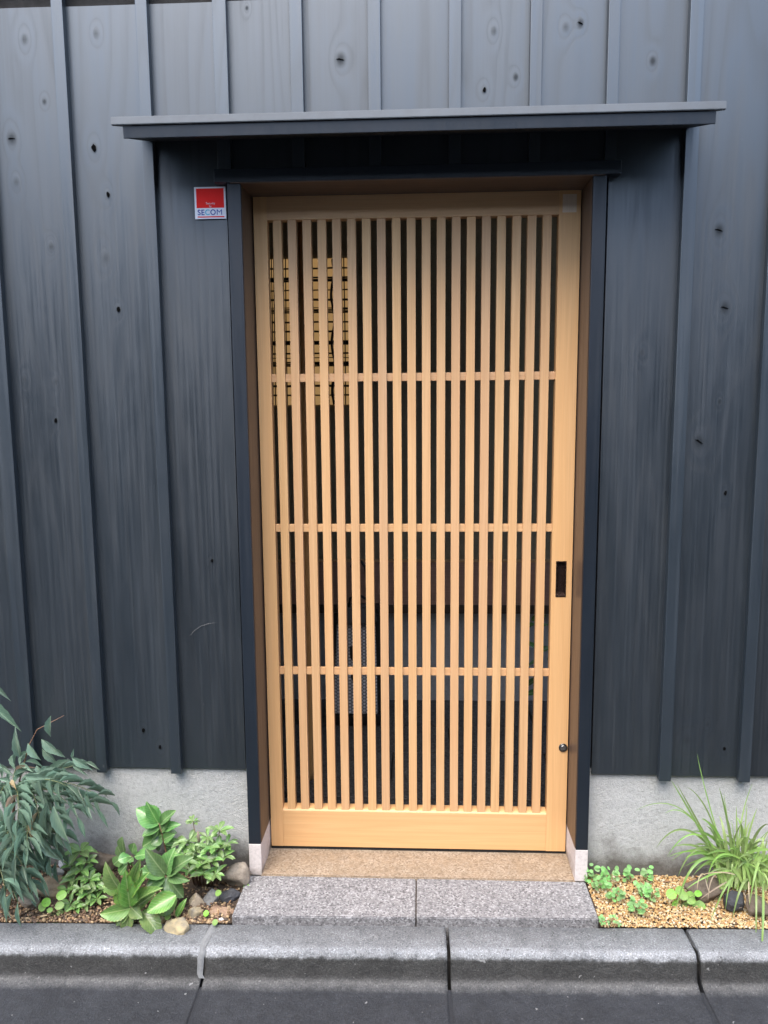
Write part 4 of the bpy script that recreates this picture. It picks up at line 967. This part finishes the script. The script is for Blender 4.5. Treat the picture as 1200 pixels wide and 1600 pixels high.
weed(953, 1441, -.312, 26, 17, 7, 'mossy green weed at the kerb corner of the granite slab', 5)
weed(920, 1372, -.120, 8, 6, 8, 'tiny sprig at the foot of the right base block', 5)

# grass tuft
gt = plant('grass_tuft', 1152, 1390, -.195, 'tuft of long arching green blades at the right end of the gravel', 'grass', 'plants in the beds by the door')
r = random.Random(23)
def blade(root, mid, tip, wd, mat, r):
    pts = []; A, B, C = Vector(root), Vector(mid)*2 - (Vector(root)+Vector(tip))/2, Vector(tip)
    n = 12; bm = bmesh.new(); rows = []
    for i in range(n+1):
        t = i/n; p = A*(1-t)**2 + B*2*t*(1-t) + C*t*t; p.y = min(p.y, -.130); pts.append(p)
    nv = Vector((r.uniform(-.4, .4), -1, r.uniform(.2, .9))).normalized()
    for i, p in enumerate(pts):
        t = i/n; d = (pts[min(n, i+1)] - pts[max(0, i-1)]).normalized(); s = d.cross(nv).normalized(); hw = wd*.5*min(1, .55+t*2)*(1-t**3)**.9 + .0002
        q = d.cross(s)
        rows.append([bm.verts.new(p - s*hw - A), bm.verts.new(p + q*hw*.35 - A), bm.verts.new(p + s*hw - A)])
    for i in range(n):
        for k in range(2): bm.faces.new((rows[i][k], rows[i][k+1], rows[i+1][k+1], rows[i+1][k]))
    link('blade', bm_mesh(bm, 'blade', True), mat, gt, A)
Z3 = lambda X, Y: (1000+X/4.705, 1180+Y/4.705)
GB = [((640, 800), (500, 330), (420, -10), 5), ((560, 760), (380, 440), (230, 185), 7), ((620, 780), (500, 420), (345, 235), 5), ((600, 800), (420, 480), (270, 210), 6), ((690, 800), (640, 480), (580, 235), 6), ((700, 800), (650, 520), (615, 280), 5), ((720, 800), (712, 560), (708, 375), 5), ((740, 820), (770, 560), (787, 355), 5), ((720, 800), (742, 500), (825, 210), 4), ((760, 800), (800, 580), (862, 388), 7),
      ((580, 740), (370, 455), (185, 428), 4), ((560, 760), (310, 400), (-30, 405), 4), ((560, 700), (330, 548), (120, 680), 7), ((580, 700), (400, 580), (200, 745), 6), ((640, 760), (420, 695), (235, 775), 4), ((640, 720), (440, 680), (280, 890), 7), ((640, 780), (420, 790), (260, 1150), 9), ((760, 720), (580, 740), (490, 945), 7), ((720, 880), (640, 950), (515, 1225), 7), ((820, 900), (740, 980), (678, 1215), 7), ((690, 860), (655, 960), (628, 1140), 5), ((870, 900), (855, 1100), (850, 1395), 6), ((930, 920), (905, 1200), (885, 1600), 8), ((920, 700), (850, 860), (805, 1100), 7), ((800, 800), (850, 670), (940, 560), 4), ((700, 800), (690, 620), (672, 480), 4), ((640, 800), (640, 690), (632, 590), 4),
      ((690, 770), (680, 800), (668, 890), 6), ((700, 830), (560, 840), (480, 930), 6), ((700, 820), (520, 880), (340, 985), 6), ((860, 820), (930, 900), (950, 1120), 6), ((900, 800), (960, 700), (1010, 640), 5), ((880, 780), (980, 760), (1050, 900), 6), ((900, 820), (990, 900), (1040, 1150), 7), ((860, 760), (900, 640), (980, 500), 5), ((840, 780), (870, 720), (905, 655), 5), ((880, 820), (895, 760), (900, 690), 5)]
for ro, mi, ti, wd in GB:
    R0, M0, T0 = Z3(*ro), Z3(*mi), Z3(*ti)
    dn = max(0, (T0[1]-R0[1]))/240
    yt = -.205 - .26*dn if dn > 0 else -.205 + r.uniform(-.05, .05); ym = -.205 + (yt+.205)*.75
    base = aty(1150 + (R0[0]-1150)*.5, 1378, -.195); lift = aty(R0[0], R0[1], -.20)
    blade(lift*.75 + base*.25, aty(*M0, ym), aty(*T0, yt), wd*.265*1.9/FPX*2.0, L_BLADE, r)
for i in range(80):                        # shorter blades that fill the crown
    a = r.uniform(-1.25, 1.25); L = r.uniform(40, 120); bx_ = r.uniform(1118, 1200); tx, ty = bx_ + math.sin(a)*L, 1368 - math.cos(a)*L*.9
    blade(aty(bx_, 1382 + r.uniform(-6, 10), -.20+r.uniform(-.02, .03)), aty(bx_+(tx-bx_)*.4, (1368+ty)/2 - 8, -.20), aty(tx, ty + abs(math.sin(a))*22, -.20 + r.uniform(-.09, .05)), r.uniform(.006, .010), L_BLADE, r)
for ro, mi, ti in (((640, 930), (540, 990), (440, 1060)), ((560, 880), (520, 930), (500, 1070)), ((760, 1010), (790, 1080), (812, 1210)), ((800, 930), (800, 1000), (805, 1090)), ((480, 880), (440, 890), (420, 990)), ((640, 1120), (690, 1124), (750, 1120)), ((700, 880), (590, 860), (440, 880)), ((480, 900), (500, 980), (520, 1010))):
    blade(aty(*Z3(*ro), -.235), aty(*Z3(*mi), -.25), aty(*Z3(*ti), -.262), .0032, L_DRY, r)
# plant glimpsed inside, right
ip = empty('shrub', (1.10, .95, FZ)); tag(ip, 'dark green leaves behind the right end of the lattice', 'shrub')
tube('stem', [(1.10, .95, FZ), (1.08, .95, .2), (1.06, .93, .42)], [.006, .005, .003], STEMB, ip, 6)
for i in range(40):
    c = Vector((1.05 + r.uniform(-.13, .13), .93 + r.uniform(-.1, .1), .16 + r.uniform(0, .32))); v = Vector((r.uniform(-1, 1), r.uniform(-1, .3), r.uniform(-.5, .6))).normalized()*r.uniform(.04, .075)
    put_leaf(ip, 'star', c, c+v, .024, nr(r, .6), r)
